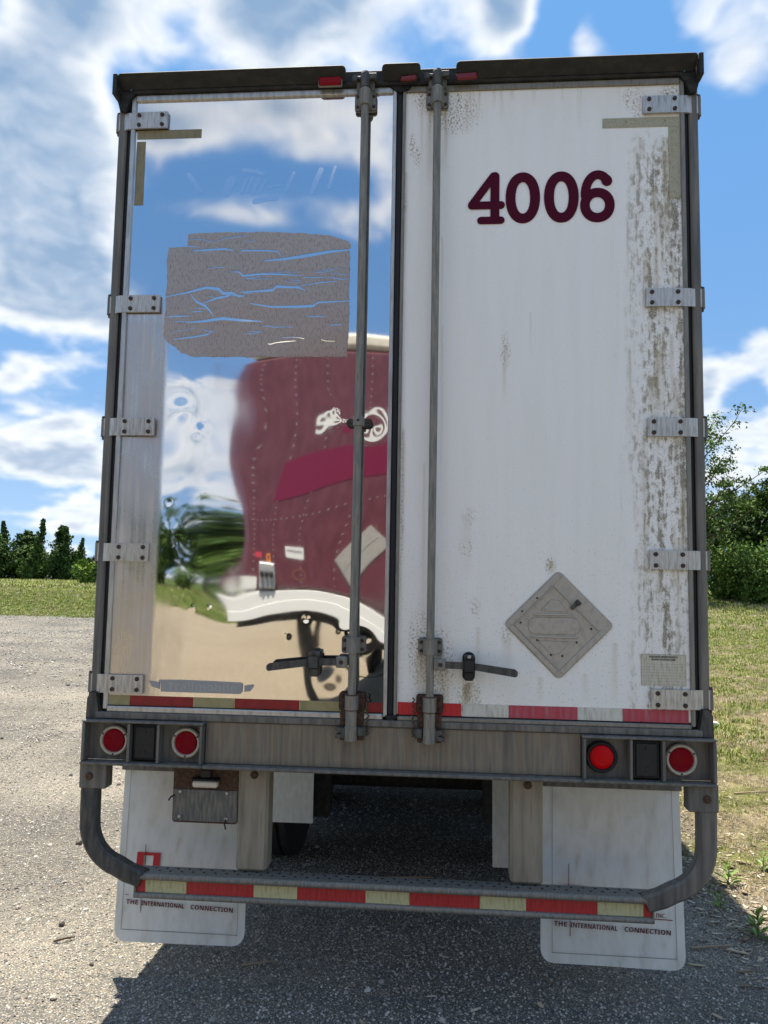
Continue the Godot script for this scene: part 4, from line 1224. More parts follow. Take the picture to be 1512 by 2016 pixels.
func make_trailer() -> void:
	var tr := thing("box_trailer", "white box trailer with a dented mirror-polished left door and the number 4006 on the right", "trailer")
	var g := G.new()
	# ---- the box behind the doors
	g.bb(-1.285, 1.285, 1.03, 4.05, -15.8, -0.045)
	part(tr, "body", g.done(), M.body)
	g = G.new()
	g.bb(-1.26, 1.26, 0.99, 1.028, -15.7, -0.12)
	for k in 30: g.bb(-1.25, 1.25, 0.92, 0.99, -0.55 - k * 0.5, -0.50 - k * 0.5)
	for s in [-1.0, 1.0]: g.bb(s * 0.42, s * 0.52, 0.78, 0.985, -5.0, -1.7)
	part(tr, "underframe", g.done(), M.underside)
	# ---- rear frame
	for s in [-1.0, 1.0]:
		g = G.new()
		g.bb(s * 1.258, s * 1.297, 1.16, 3.995, -0.10, 0.004, 0.006)
		g.bb(s * 1.2365, s * 1.258, 1.18, 3.985, -0.10, -0.022)
		part(tr, "corner_post", g.done(), M.frame)
		g = G.new()
		g.bb(s * 1.240, s * 1.2545, 1.20, 3.98, -0.021, -0.006, 0.003)
		part(tr, "door_seal", g.done(), M.rubber)
		# gusset at the foot of the post
		g = G.new()
		g.prism(PackedVector2Array([Vector2(s * 1.245, 1.172), Vector2(s * 1.305, 1.172), Vector2(s * 1.303, 1.255), Vector2(s * 1.290, 1.285), Vector2(s * 1.262, 1.285), Vector2(s * 1.245, 1.20)]), -0.06, 0.020, 0.003)
		part(tr, "gusset", g.done(), M.dark_steel)
		# end of the header, cut at a slant
		g = G.new()
		g.prism(PackedVector2Array([Vector2(s * 1.215, 3.985), Vector2(s * 1.30, 4.052), Vector2(s * 1.30, 3.962), Vector2(s * 1.284, 3.905), Vector2(s * 1.256, 3.905), Vector2(s * 1.240, 3.955)]), -0.06, 0.026, 0.003)
		g.bb(s * 1.281, s * 1.3005, 3.95, 4.0495, 0.02, 0.082, 0.003)
		part(tr, "header_end", g.done(), M.header)
	g = G.new()
	g.bb(-1.235, 1.235, 3.986, 4.056, -0.11, 0.030, 0.005)
	part(tr, "header", g.done(), M.header)
	for q in [[-1.280, -0.239], [-0.078, 0.093], [0.249, 1.280]]:
		g = G.new()
		var pl := PackedVector2Array()
		var rr := 0.016
		pl = round_rect(q[0], q[1], 3.998, 4.052, rr, 3)
		# the lip leans out over the doors
		var front := []
		for p in pl: front.append(Vector3(p.x, p.y + (p.y - 3.998) * -0.15, 0.034 + (p.y - 3.998) * 0.95))
		var ix := Geometry2D.triangulate_polygon(pl)
		var off := Vector3(0, 0.006, -0.006)
		for i in range(0, ix.size(), 3):
			g.flat(front[ix[i]], front[ix[i + 1]], front[ix[i + 2]], Vector3(0, -0.6, 1))
			g.flat(front[ix[i]] + off, front[ix[i + 1]] + off, front[ix[i + 2]] + off, Vector3(0, 0.6, -1))
		for i in front.size():
			var a: Vector3 = front[i]
			var b: Vector3 = front[(i + 1) % front.size()]
			g.quad(a, b, b + off, a + off, (a + b) * 0.5 - Vector3((q[0] + q[1]) / 2, 4.02, 0.05))
		part(tr, "rain_lip", g.done(), M.header)
	for q in [[-0.311, 3.996, 0.050, 0.018, 0.0, 0], [0.040, 3.997, 0.036, 0.011, 0.10, 1], [0.296, 3.997, 0.046, 0.014, 0.05, 1]]:
		g = G.new()
		g.xf = Transform3D(Basis(Vector3.BACK, q[4]), Vector3(q[0], q[1], 0.0))
		g.box(Vector3(0, 0, 0.040), Vector3(q[2] * 2 + 0.008, q[3] * 2 + 0.006, 0.012), 0.003)
		var mk := part(tr, "marker_light", g.done(), M.grey_trim if q[5] == 0 else M.header)
		g = G.new()
		g.xf = Transform3D(Basis(Vector3.BACK, q[4]), Vector3(q[0], q[1], 0.0))
		g.box(Vector3(0, 0, 0.050), Vector3(q[2] * 2, q[3] * 2, 0.018), 0.005)
		part(mk, "lens", g.done(), M.lens if q[5] == 0 else M.lens_dark)
	# ---- left door
	var ld := part(tr, "left_door", sheet_mesh(), polished_material(), "dented mirror-polished door")
	g = G.new()
	g.bb(-1.2365, -1.2155, 1.212, 3.985, -0.03, 0.010, 0.003)
	part(ld, "edge_trim", g.done(), M.alu_trim)
	g = G.new()
	g.bb(-0.030, -0.0135, 1.215, 3.975, -0.03, 0.013, 0.002)
	part(ld, "edge_trim", g.done(), M.alu_trim)
	g = G.new()
	g.bb(-1.215, -0.031, 3.9585, 3.985, -0.03, 0.012, 0.003)
	part(ld, "edge_trim", g.done(), M.alu_trim)
	g = G.new()
	g.bb(-1.215, -0.031, 1.203, 1.2265, -0.03, 0.018, 0.004)
	part(ld, "edge_trim", g.done(), M.alu_trim)
	part(ld, "sticker_residue", residue_mesh(), M.residue, "cracked brown glue of a removed sign")
	for q in [[-1.208, -0.906, 3.779, 3.821], [-1.208, -1.166, 3.465, 3.768]]: part(ld, "tape", strip_on_sheet(q[0], q[1], q[2], q[3], 0.0012), M.tan_tape)
	var cuts := [[-1.212, -1.121, 0], [-1.121, -0.842, 1], [-0.842, -0.663, 0], [-0.663, -0.384, 1], [-0.384, -0.100, 0], [-0.100, -0.032, 1]]
	for q in cuts: part(ld, "reflective_tape", strip_on_sheet(q[0] + 0.0006, q[1] - 0.0006, 1.230, 1.271, 0.0013), M.red_tape if q[2] == 1 else M.cream_tape)
	# what is left of the maker's plate: a banner with two ends
	g = G.new()
	g.prism(PackedVector2Array([Vector2(-0.985, 1.291), Vector2(-0.64, 1.290), Vector2(-0.630, 1.300), Vector2(-0.628, 1.330), Vector2(-0.634, 1.338), Vector2(-0.76, 1.341), Vector2(-0.90, 1.343), Vector2(-0.993, 1.341), Vector2(-0.996, 1.334), Vector2(-0.988, 1.328)]), 0.001, 0.0032)
	g.prism(PackedVector2Array([Vector2(-0.992, 1.302), Vector2(-0.992, 1.330), Vector2(-1.040, 1.336), Vector2(-1.026, 1.312)]), 0.0008, 0.0028)
	g.prism(PackedVector2Array([Vector2(-0.622, 1.300), Vector2(-0.596, 1.303), Vector2(-0.580, 1.326), Vector2(-0.586, 1.332), Vector2(-0.622, 1.326)]), 0.0008, 0.0028)
	var dc := part(ld, "decal", g.done(), M.decal_grey)
	dc.position.z = dent(-0.80, 1.315) + 0.0006
	txt(ld, "decal_lettering", "Trailmobile", Vector3(-0.806, 1.316, 0.0044 + dent(-0.80, 1.315)), Vector2(0.30, 0.036), M.decal_light)
	# what is left of an old script in the polish: dull, slanting strokes
	for q in [[-0.93, 3.565, 0.05, -0.95, 0.010], [-0.77, 3.545, 0.030, 1.2, 0.022], [-0.70, 3.545, 0.034, 1.25, 0.007], [-0.672, 3.55, 0.038, 1.25, 0.006], [-0.645, 3.545, 0.036, 1.2, 0.009], [-0.61, 3.545, 0.030, 1.1, 0.006], [-0.565, 3.538, 0.03, 0.15, 0.006], [-0.49, 3.56, 0.045, 1.2, 0.008], [-0.37, 3.56, 0.055, 1.2, 0.012], [-0.30, 3.575, 0.05, 1.3, 0.007], [-0.66, 3.61, 0.045, -0.2, 0.010], [-0.60, 3.478, 0.05, 0.15, 0.012]]:
		g = G.new()
		var dx: float = cos(q[3]) * q[2]
		var dy: float = sin(q[3]) * q[2]
		var outline := stroke([[q[0] - dx, q[1] - dy], [q[0] + dx * 0.1, q[1] + dy * 0.1 + 0.004], [q[0] + dx, q[1] + dy]], q[4])
		var ix := Geometry2D.triangulate_polygon(outline)
		for i in range(0, ix.size(), 3):
			var t := []
			for k in 3: t.append(Vector3(outline[ix[i + k]].x, outline[ix[i + k]].y, dent(outline[ix[i + k]].x, outline[ix[i + k]].y) + 0.0005))
			g.tri(t[0], t[1], t[2], Vector3.BACK, Vector3.BACK, Vector3.BACK)
		part(ld, "worn_stroke", g.done(), M.ghost)
	# ---- right door
	var rd := part(tr, "right_door", panel_mesh(0.026, 1.222, 1.228, 3.968), white_door_material(), "white door with brown stains down its right edge")
	g = G.new()
	g.bb(1.220, 1.2385, 1.212, 3.985, -0.03, 0.010, 0.003)
	part(rd, "edge_trim", g.done(), M.grey_trim)
	g = G.new()
	g.bb(0.0135, 0.0275, 1.215, 3.975, -0.03, 0.013, 0.002)
	part(rd, "edge_trim", g.done(), M.grey_trim)
	g = G.new()
	g.bb(0.029, 1.219, 3.9585, 3.985, -0.03, 0.012, 0.003)
	part(rd, "edge_trim", g.done(), M.grey_trim)
	g = G.new()
	g.bb(0.029, 1.219, 1.203, 1.2205, -0.03, 0.018, 0.004)
	part(rd, "edge_trim", g.done(), M.grey_trim)
	figures(rd)
	g = G.new()
	g.bb(0.89, 1.2195, 3.768, 3.811, 0.0012, 0.0028)
	part(rd, "tape", g.done(), M.grey_tape)
	g = G.new()
	g.bb(1.170, 1.2185, 3.443, 3.766, 0.0010, 0.0024)
	part(rd, "tape", g.done(), M.grey_tape)
	for q in [[0.031, 0.110, "bright"], [0.110, 0.295, "bright"], [0.300, 0.489, "white"], [0.489, 0.769, "faded"], [0.769, 0.949, "white"], [0.949, 1.212, "faded"]]:
		g = G.new()
		g.bb(q[0] + 0.0006, q[1] - 0.0006, 1.2255, 1.2765, 0.0012, 0.0028)
		part(rd, "reflective_tape", g.done(), {"bright": M.bright_red_tape, "white": M.white_tape, "faded": M.faded_tape}[q[2]])
	# inspection record
	g = G.new()
	g.bb(1.026, 1.204, 1.371, 1.498, 0.0012, 0.0022)
	var rec := part(rd, "inspection_record", g.done(), worn(90, [[0.0, rgb(150, 144, 124)], [0.5, rgb(188, 184, 168)], [1.0, rgb(200, 197, 184)]], Vector3(9, 1.5, 9), 0.6))
	g = G.new()
	for k in 8: g.bb(1.032, 1.198, 1.378 + 0.0115 * k, 1.3788 + 0.0115 * k, 0.0021, 0.0026)
	g.bb(1.026, 1.204, 1.4966, 1.4984, 0.0021, 0.0027)
	g.bb(1.0255, 1.0268, 1.371, 1.498, 0.0020, 0.0027)
	g.bb(1.203, 1.2043, 1.371, 1.498, 0.0020, 0.0027)
	part(rd, "record_lines", g.done(), M.faint_ink)
	txt(rd, "record_lettering", "PERIODIC MAINTENANCE", Vector3(1.115, 1.4885, 0.003), Vector2(0.112, 0.0075), M.ink)
	txt(rd, "record_lettering", "INSPECTION RECORD", Vector3(1.115, 1.4775, 0.003), Vector2(0.096, 0.0075), M.ink)
	# ---- placard holder
	g = G.new()
	var at := Vector3(0.693, 1.610, 0.0)
	var q45 := Transform3D(Basis(Vector3.BACK, PI / 4), at)
	g.xf = q45
	var hs := 0.160
	g.prism(round_rect(-hs, hs, -hs, hs, 0.022), 0.001, 0.005, 0.001)
	var pc := part(tr, "placard_holder", g.done(), M.placard)
	g = G.new()
	g.xf = q45
	# folded edges on three sides and the inner plate
	g.bb(-hs + 0.004, -hs + 0.026, -hs + 0.03, hs - 0.03, 0.005, 0.010, 0.0015)
	g.bb(-hs + 0.03, hs - 0.05, -hs + 0.004, -hs + 0.026, 0.005, 0.010, 0.0015)
	g.bb(-hs + 0.02, hs - 0.012, hs - 0.030, hs - 0.006, 0.005, 0.008, 0.0015)
	part(pc, "folded_edge", g.done(), M.placard)
	g = G.new()
	g.xf = q45
	g.bb(-hs + 0.0262, -hs + 0.0292, -hs + 0.03, hs - 0.034, 0.005, 0.0125, 0.001)
	g.bb(-hs + 0.03, hs - 0.06, hs - 0.0335, hs - 0.0302, 0.005, 0.0125, 0.001)
	g.bb(hs - 0.063, hs - 0.060, -hs + 0.03, hs - 0.03, 0.005, 0.0125, 0.001)
	part(pc, "ridge", g.done(), M.placard_edge)
	g = G.new()
	g.xf = Transform3D(Basis(), at)
	g.bb(-0.105, 0.065, 0.038, 0.044, 0.005, 0.011, 0.0015)
	g.bb(-0.110, 0.080, -0.054, -0.048, 0.005, 0.011, 0.0015)
	part(pc, "ridge", g.done(), M.placard_edge)
	g = G.new()
	g.xf = Transform3D(Basis(), at)
	g.prism(round_rect(-0.125, 0.088, -0.040, 0.030, 0.030, 4), 0.005, 0.0075, 0.0012)
	g.prism(PackedVector2Array([Vector2(-0.075, 0.056), Vector2(0.040, 0.052), Vector2(0.004, 0.100), Vector2(-0.030, 0.104)]), 0.005, 0.0070, 0.0012)
	g.prism(PackedVector2Array([Vector2(-0.085, -0.066), Vector2(0.052, -0.068), Vector2(0.0, -0.120), Vector2(-0.030, -0.122)]), 0.005, 0.0070, 0.0012)
	part(pc, "raised_panel", g.done(), M.placard)
	for p in [[-0.02, 0.094], [-0.052, 0.064], [-0.108, 0.016], [-0.008, 0.012], [0.066, 0.012], [-0.075, -0.030], [0.030, -0.028], [-0.032, -0.088]]: bolt_head(pc, "rivet", at + Vector3(p[0], p[1], 0.007), 0.0042, M.placard_edge)
	for p in [[-0.083, 0.092], [-0.135, 0.045], [-0.140, 0.005], [-0.083, -0.055], [-0.035, -0.105], [0.004, -0.108], [0.053, -0.060], [0.104, -0.012]]: bolt_head(pc, "rivet", at + Vector3(p[0] * 1.18 + 0.01, p[1] * 1.18, 0.006), 0.0045, M.bolt)
	g = G.new()
	g.xf = Transform3D(Basis(Vector3.BACK, 0.75), at + Vector3(0.068, 0.082, 0.0))
	g.bb(-0.022, 0.022, -0.008, 0.008, 0.006, 0.016, 0.002)
	g.bb(0.008, 0.024, -0.012, 0.012, 0.008, 0.020, 0.002)
	part(pc, "latch", g.done(), M.dark_steel)
	# ---- seal between the doors
	g = G.new()
	g.bb(-0.0130, 0.0130, 1.21, 3.975, -0.03, 0.007, 0.004)
	g.prism(PackedVector2Array([Vector2(-0.026, 1.222), Vector2(0.030, 1.228), Vector2(0.030, 1.212), Vector2(-0.004, 1.190)]), 0.002, 0.016, 0.002)
	g.prism(PackedVector2Array([Vector2(-0.05, 3.985), Vector2(-0.020, 3.962), Vector2(0.004, 3.952), Vector2(0.040, 3.966), Vector2(0.055, 3.985)]), 0.0125, 0.019, 0.002)
	part(tr, "door_seal", g.done(), M.rubber)
	for y in [3.862, 2.998, 2.439, 1.884, 1.320]:
		make_hinge(tr, y, -1.0)
		make_hinge(tr, y, 1.0)
	make_lock_rod(tr, -0.152, -0.158, -1.0)
	make_lock_rod(tr, 0.168, 0.164, 1.0)
	# ---- sill, bumper, lights
	g = G.new()
	g.bb(-1.262, 1.262, 1.174, 1.2025, -0.1, 0.022, 0.004)
	part(tr, "sill", g.done(), M.frame)
	g = G.new()
	g.bb(-0.780, 0.780, 1.001, 1.1735, -0.05, 0.012, 0.003)
	part(tr, "bumper", g.done(), M.bumper)
	g = G.new()
	g.bb(-0.778, 0.778, 0.986, 1.0005, -0.06, 0.058, 0.004)
	part(tr, "bumper_flange", g.done(), M.frame)
	light_box(tr, -1.0)
	light_box(tr, 1.0)
	# ---- under-ride guard
	for q in [[-0.651, -0.518], [0.502, 0.636]]:
		g = G.new()
		g.bb(q[0], q[1], 0.5445, 0.9855, -0.165, -0.055, 0.012)
		var po := part(tr, "guard_post", g.done(), M.post_steel)
		bolt_head(po, "bolt", Vector3((q[0] + q[1]) / 2 + 0.004, 0.945, -0.055), 0.017, M.rust)
		g = G.new()
		g.bb(q[0] - 0.004 if q[0] > 0 else q[1] - 0.012, q[0] + 0.010 if q[0] > 0 else q[1] + 0.012, 0.60, 0.98, -0.20, -0.166, 0.003)
	g = G.new()
	g.bb(-1.068, 1.066, 0.522, 0.5405, -0.088, -0.002, 0.003)
	g.tube([Vector3(-1.066, 0.5265, -0.004), Vector3(1.064, 0.5265, -0.004)], [0.0145], 14)
	g.bb(-1.068, 1.066, 0.440, 0.5215, -0.040, -0.014)
	g.tube([Vector3(-1.068, 0.4475, -0.010), Vector3(1.066, 0.4475, -0.010)], [0.0125], 14)
	g.bb(-1.0685, -1.060, 0.442, 0.5205, -0.039, 0.0, 0.002)
	g.bb(1.060, 1.0665, 0.442, 0.5205, -0.039, 0.0, 0.002)
	var bar := part(tr, "guard_bar", g.done(), M.galv)
	var col := 0
	for q in [[-1.060, -1.022, 1], [-1.022, -0.845, 0], [-0.845, -0.559, 1], [-0.559, -0.375, 0], [-0.375, -0.091, 1], [-0.091, 0.090, 0], [0.090, 0.376, 1], [0.376, 0.562, 0], [0.562, 0.845, 1], [0.845, 1.026, 0], [1.026, 1.060, 1]]:
		g = G.new()
		g.bb(q[0] + 0.0005, q[1] - 0.0005, 0.4585, 0.5155, -0.0138, -0.0118)
		part(bar, "reflective_tape", g.done(), M.bar_red if q[2] == 1 else M.bar_cream)
	g = G.new()
	for k in 43:
		for r in 2:
			var hx := -1.02 + k * 0.0485 + (0.024 if r == 1 else 0.0)
			if hx < 1.04: g.lathe(Vector3(hx, 0.5406, -0.034 - 0.030 * r), [Vector2(0.0066, 0.0), Vector2(0.0048, 0.0010), Vector2(0.0, 0.0004)], 9, Vector3.UP)
	part(bar, "grip_hole", g.done(), M.rubber).set_meta("kind", "stuff")
	guard_tube(tr, -1.0)
	guard_tube(tr, 1.0)
	# ---- mud flaps
	var fl := part(tr, "mud_flap", flap_mesh(-1.259, -0.659, 0.137, 0.885, -0.40, -0.28, 0.055, 0.008, -0.030), M.flap)
	flap_print(fl, -1.0)
	var fr := part(tr, "mud_flap", flap_mesh(0.652, 1.265, 0.140, 0.885, -0.40, -0.28, 0.055, 0.008, 0.018), M.flap)
	flap_print(fr, 1.0)
	for q in [[-1.30, -0.66, 0.865, 0.945], [0.668, 1.290, 0.862, 0.950]]:
		g = G.new()
		g.bb(q[0], q[1], q[2], q[3], -0.394, -0.380, 0.003)
		var hb := part(tr, "flap_hanger", g.done(), M.frame)
		for k in 5: bolt_head(hb, "bolt", Vector3(lerpf(q[0] + 0.04, q[1] - 0.04, k / 4.0), (q[2] + q[3]) / 2 + 0.012, -0.380), 0.009, M.rubber)
	# white flap ahead of the wheels and a second one on the other side
	part(tr, "mud_flap", flap_mesh(-0.792, -0.546, 0.345, 0.99, -1.40, -1.40, 0.004, 0.006, 0.0), M.inner_flap, "plain white inner flap")
	part(tr, "mud_flap", flap_mesh(0.478, 0.74, 0.33, 0.99, -0.93, -0.86, 0.004, 0.006, 0.0), M.inner_flap, "plain white inner flap")
	# ---- plate bracket with its lamp
	g = G.new()
	g.prism(round_rect(-0.938, -0.652, 0.732, 0.985, 0.012, 3), -0.075, -0.068, 0.001)
	var pb := part(tr, "plate_bracket", g.done(), M.rust)
	g = G.new()
	g.bb(-0.934, -0.654, 0.740, 0.872, -0.0675, -0.063, 0.001)
	part(pb, "plate_backing", g.done(), M.plate_steel)
	g = G.new()
	g.bb(-0.845, -0.736, 0.887, 0.914, -0.066, -0.034, 0.006)
	var pls := part(pb, "plate_lamp", g.done(), M.clear_lamp)
	g = G.new()
	g.bb(-0.850, -0.731, 0.9145, 0.926, -0.066, -0.030, 0.004)
	g.bb(-0.812, -0.768, 0.926, 0.962, -0.066, -0.040, 0.004)
	part(pb, "lamp_housing", g.done(), M.black_plastic)
	for p in [[-0.905, 0.862], [-0.700, 0.862], [-0.905, 0.758], [-0.700, 0.755]]: bolt_head(pb, "screw", Vector3(p[0], p[1], -0.063), 0.008, M.bolt_bright)
	g = G.new()
	g.tube([Vector3(-0.928, 0.846, -0.066), Vector3(-0.942, 0.840, -0.052), Vector3(-0.950, 0.826, -0.05)], [0.0035], 6)
	g.tube([Vector3(-0.700, 0.756, -0.06), Vector3(-0.702, 0.735, -0.05), Vector3(-0.698, 0.715, -0.052)], [0.0035], 6)
	part(pb, "cable_tie", g.done(), M.rubber)
	for s in [-1.0, 1.0]:
		g = G.new()
		g.bb(s * 0.44, s * 0.68, 0.62, 0.99, -1.62, -1.50, 0.01)
		g.bb(s * 0.46, s * 0.56, 0.36, 0.70, -1.60, -1.48, 0.01)
		part(tr, "suspension_hanger", g.done(), M.underside)
	# ---- wheels
	for z in [-1.95, -3.25]:
		for x in [-1.13, -0.82, 0.82, 1.13]: wheel(tr, x, z, absf(x) < 1.0)
		g = G.new()
		g.cyl(Vector3(-1.05, 0.502, z), Vector3(1.05, 0.502, z), 0.065, 14)
		g.bb(-0.55, -0.40, 0.50, 0.80, z - 0.1, z + 0.1, 0.01)
		g.bb(0.40, 0.55, 0.50, 0.80, z - 0.1, z + 0.1, 0.01)
		part(tr, "axle", g.done(), M.underside)
		for s in [-1.0, 1.0]:
			g = G.new()
			g.cyl(Vector3(s * 0.30, 0.66, z + 0.10), Vector3(s * 0.30, 0.66, z + 0.30), 0.085, 16)
			g.cyl(Vector3(s * 0.30, 0.66, z + 0.30), Vector3(s * 0.30, 0.66, z + 0.34), 0.06, 16)
			part(tr, "brake_chamber", g.done(), M.underside)
			g = G.new()
			g.tube([Vector3(s * 0.30, 0.74, z + 0.28), Vector3(s * 0.26, 0.83, z + 0.24), Vector3(s * 0.14, 0.80, z + 0.16), Vector3(s * 0.05, 0.95, z + 0.1)], [0.012], 8)
			part(tr, "air_hose", g.done(), M.rubber)

func flap_print(fl: Node3D, s: float) -> void:
	var x0 := -1.216 if s < 0.0 else 0.711
	var yb := 0.294 if s < 0.0 else 0.2945
	var zt := func(y: float) -> float: return lerpf(-0.40, -0.28, (0.885 - y) / 0.748) + 0.010
	var za: float = zt.call(yb)
	txt(fl, "lettering", "THE", Vector3(x0 + 0.029, yb + 0.007, za), Vector2(0.056, 0.020), M.print_maroon, true, -0.03)
	txt(fl, "lettering", "INTERNATIONAL", Vector3(x0 + 0.172, yb + 0.002, za), Vector2(0.200, 0.020), M.print_maroon, true, -0.03)
	txt(fl, "lettering", "CONNECTION", Vector3(x0 + 0.400, yb - 0.005, za), Vector2(0.196, 0.020), M.print_maroon, true, -0.03)
	# register cross of the print, red square emblem, rule and pressed border line
	var g := G.new()
	var cx := x0 + 0.070
	g.bb(cx - 0.0012, cx + 0.0012, 0.252, 0.335, za - 0.002, za + 0.001)
	g.bb(cx - 0.0012, cx + 0.0012, 0.44, 0.545, zt.call(0.49) - 0.002, zt.call(0.49) + 0.001)
	g.bb(x0 - 0.004, x0 + 0.012, 0.331, 0.333, za, za + 0.002)
	part(fl, "print_mark", g.done(), M.print_maroon)
	g = G.new()
	var ed := 0.0 if s < 0.0 else -0.012
	var et := 0.0 if s < 0.0 else -0.055
	for q in [[x0 + 0.030, x0 + 0.140, 0.497 + et, 0.510 + et], [x0 + 0.030, x0 + 0.062, 0.353 + ed, 0.497 + et], [x0 + 0.108, x0 + 0.140, 0.353 + ed, 0.497 + et], [x0 + 0.030, x0 + 0.140, 0.342 + ed, 0.353 + ed]]:
		var n := 6
		for k in n:
			var ya := lerpf(q[2], q[3], float(k) / n)
			var yc := lerpf(q[2], q[3], float(k + 1) / n)
			g.quad(Vector3(q[0], ya, zt.call(ya) - 0.001), Vector3(q[1], ya, zt.call(ya) - 0.001), Vector3(q[1], yc, zt.call(yc) - 0.001), Vector3(q[0], yc, zt.call(yc) - 0.001), Vector3.BACK)
	part(fl, "emblem", g.done(), M.logo_red)
	if s > 0.0:
		var zr: float = zt.call(0.36)
		txt(fl, "lettering", "INC.", Vector3(1.172, 0.352, zr), Vector2(0.046, 0.018), M.print_maroon, false, -0.03)
		txt(fl, "lettering", "al", Vector3(1.157, 0.400, zt.call(0.40)), Vector2(0.045, 0.042), M.print_red, false, -0.03, true)
		g = G.new()
		g.xf = Transform3D(Basis(Vector3.BACK, -0.03), Vector3(1.10, 0.338, 0))
		g.bb(-0.12, 0.12, -0.0012, 0.0012, zr - 0.002, zr + 0.001)
		part(fl, "rule", g.done(), M.print_red)
	g = G.new()
	var xa := -1.226 if s < 0.0 else 0.700
	var xb := -0.690 if s < 0.0 else 1.228
	var n := 24
	for x in [xa, xb]:
		for k in n:
			var ya := lerpf(0.185, 0.87, float(k) / n)
			var yc := lerpf(0.185, 0.87, float(k + 1) / n)
			var sh: float = -0.030 if s < 0.0 else 0.018
			var sa := sh * (ya - 0.137) / 0.748
			var sb := sh * (yc - 0.137) / 0.748
			g.quad(Vector3(x + sa - 0.0009, ya, zt.call(ya) - 0.002), Vector3(x + sa + 0.0009, ya, zt.call(ya) - 0.002), Vector3(x + sb + 0.0009, yc, zt.call(yc) - 0.002), Vector3(x + sb - 0.0009, yc, zt.call(yc) - 0.002), Vector3.BACK)
	g.quad(Vector3(xa, 0.185, zt.call(0.185) - 0.002), Vector3(xb, 0.185, zt.call(0.185) - 0.002), Vector3(xb, 0.187, zt.call(0.187) - 0.002), Vector3(xa, 0.187, zt.call(0.187) - 0.002), Vector3.BACK)
	part(fl, "border_line", g.done(), M.line_grey)

func lens_rings() -> Array:
	var p := [Vector2(0.048, 0.006), Vector2(0.0465, 0.0095)]
	for k in 9:
		var r := 0.044 - k * 0.0046
		p.append(Vector2(r, 0.0118 + 0.0016 * (1.0 - r / 0.044)))
		p.append(Vector2(r - 0.0023, 0.0106 + 0.0016 * (1.0 - r / 0.044)))
	p.append(Vector2(0.0, 0.0130))
	return p

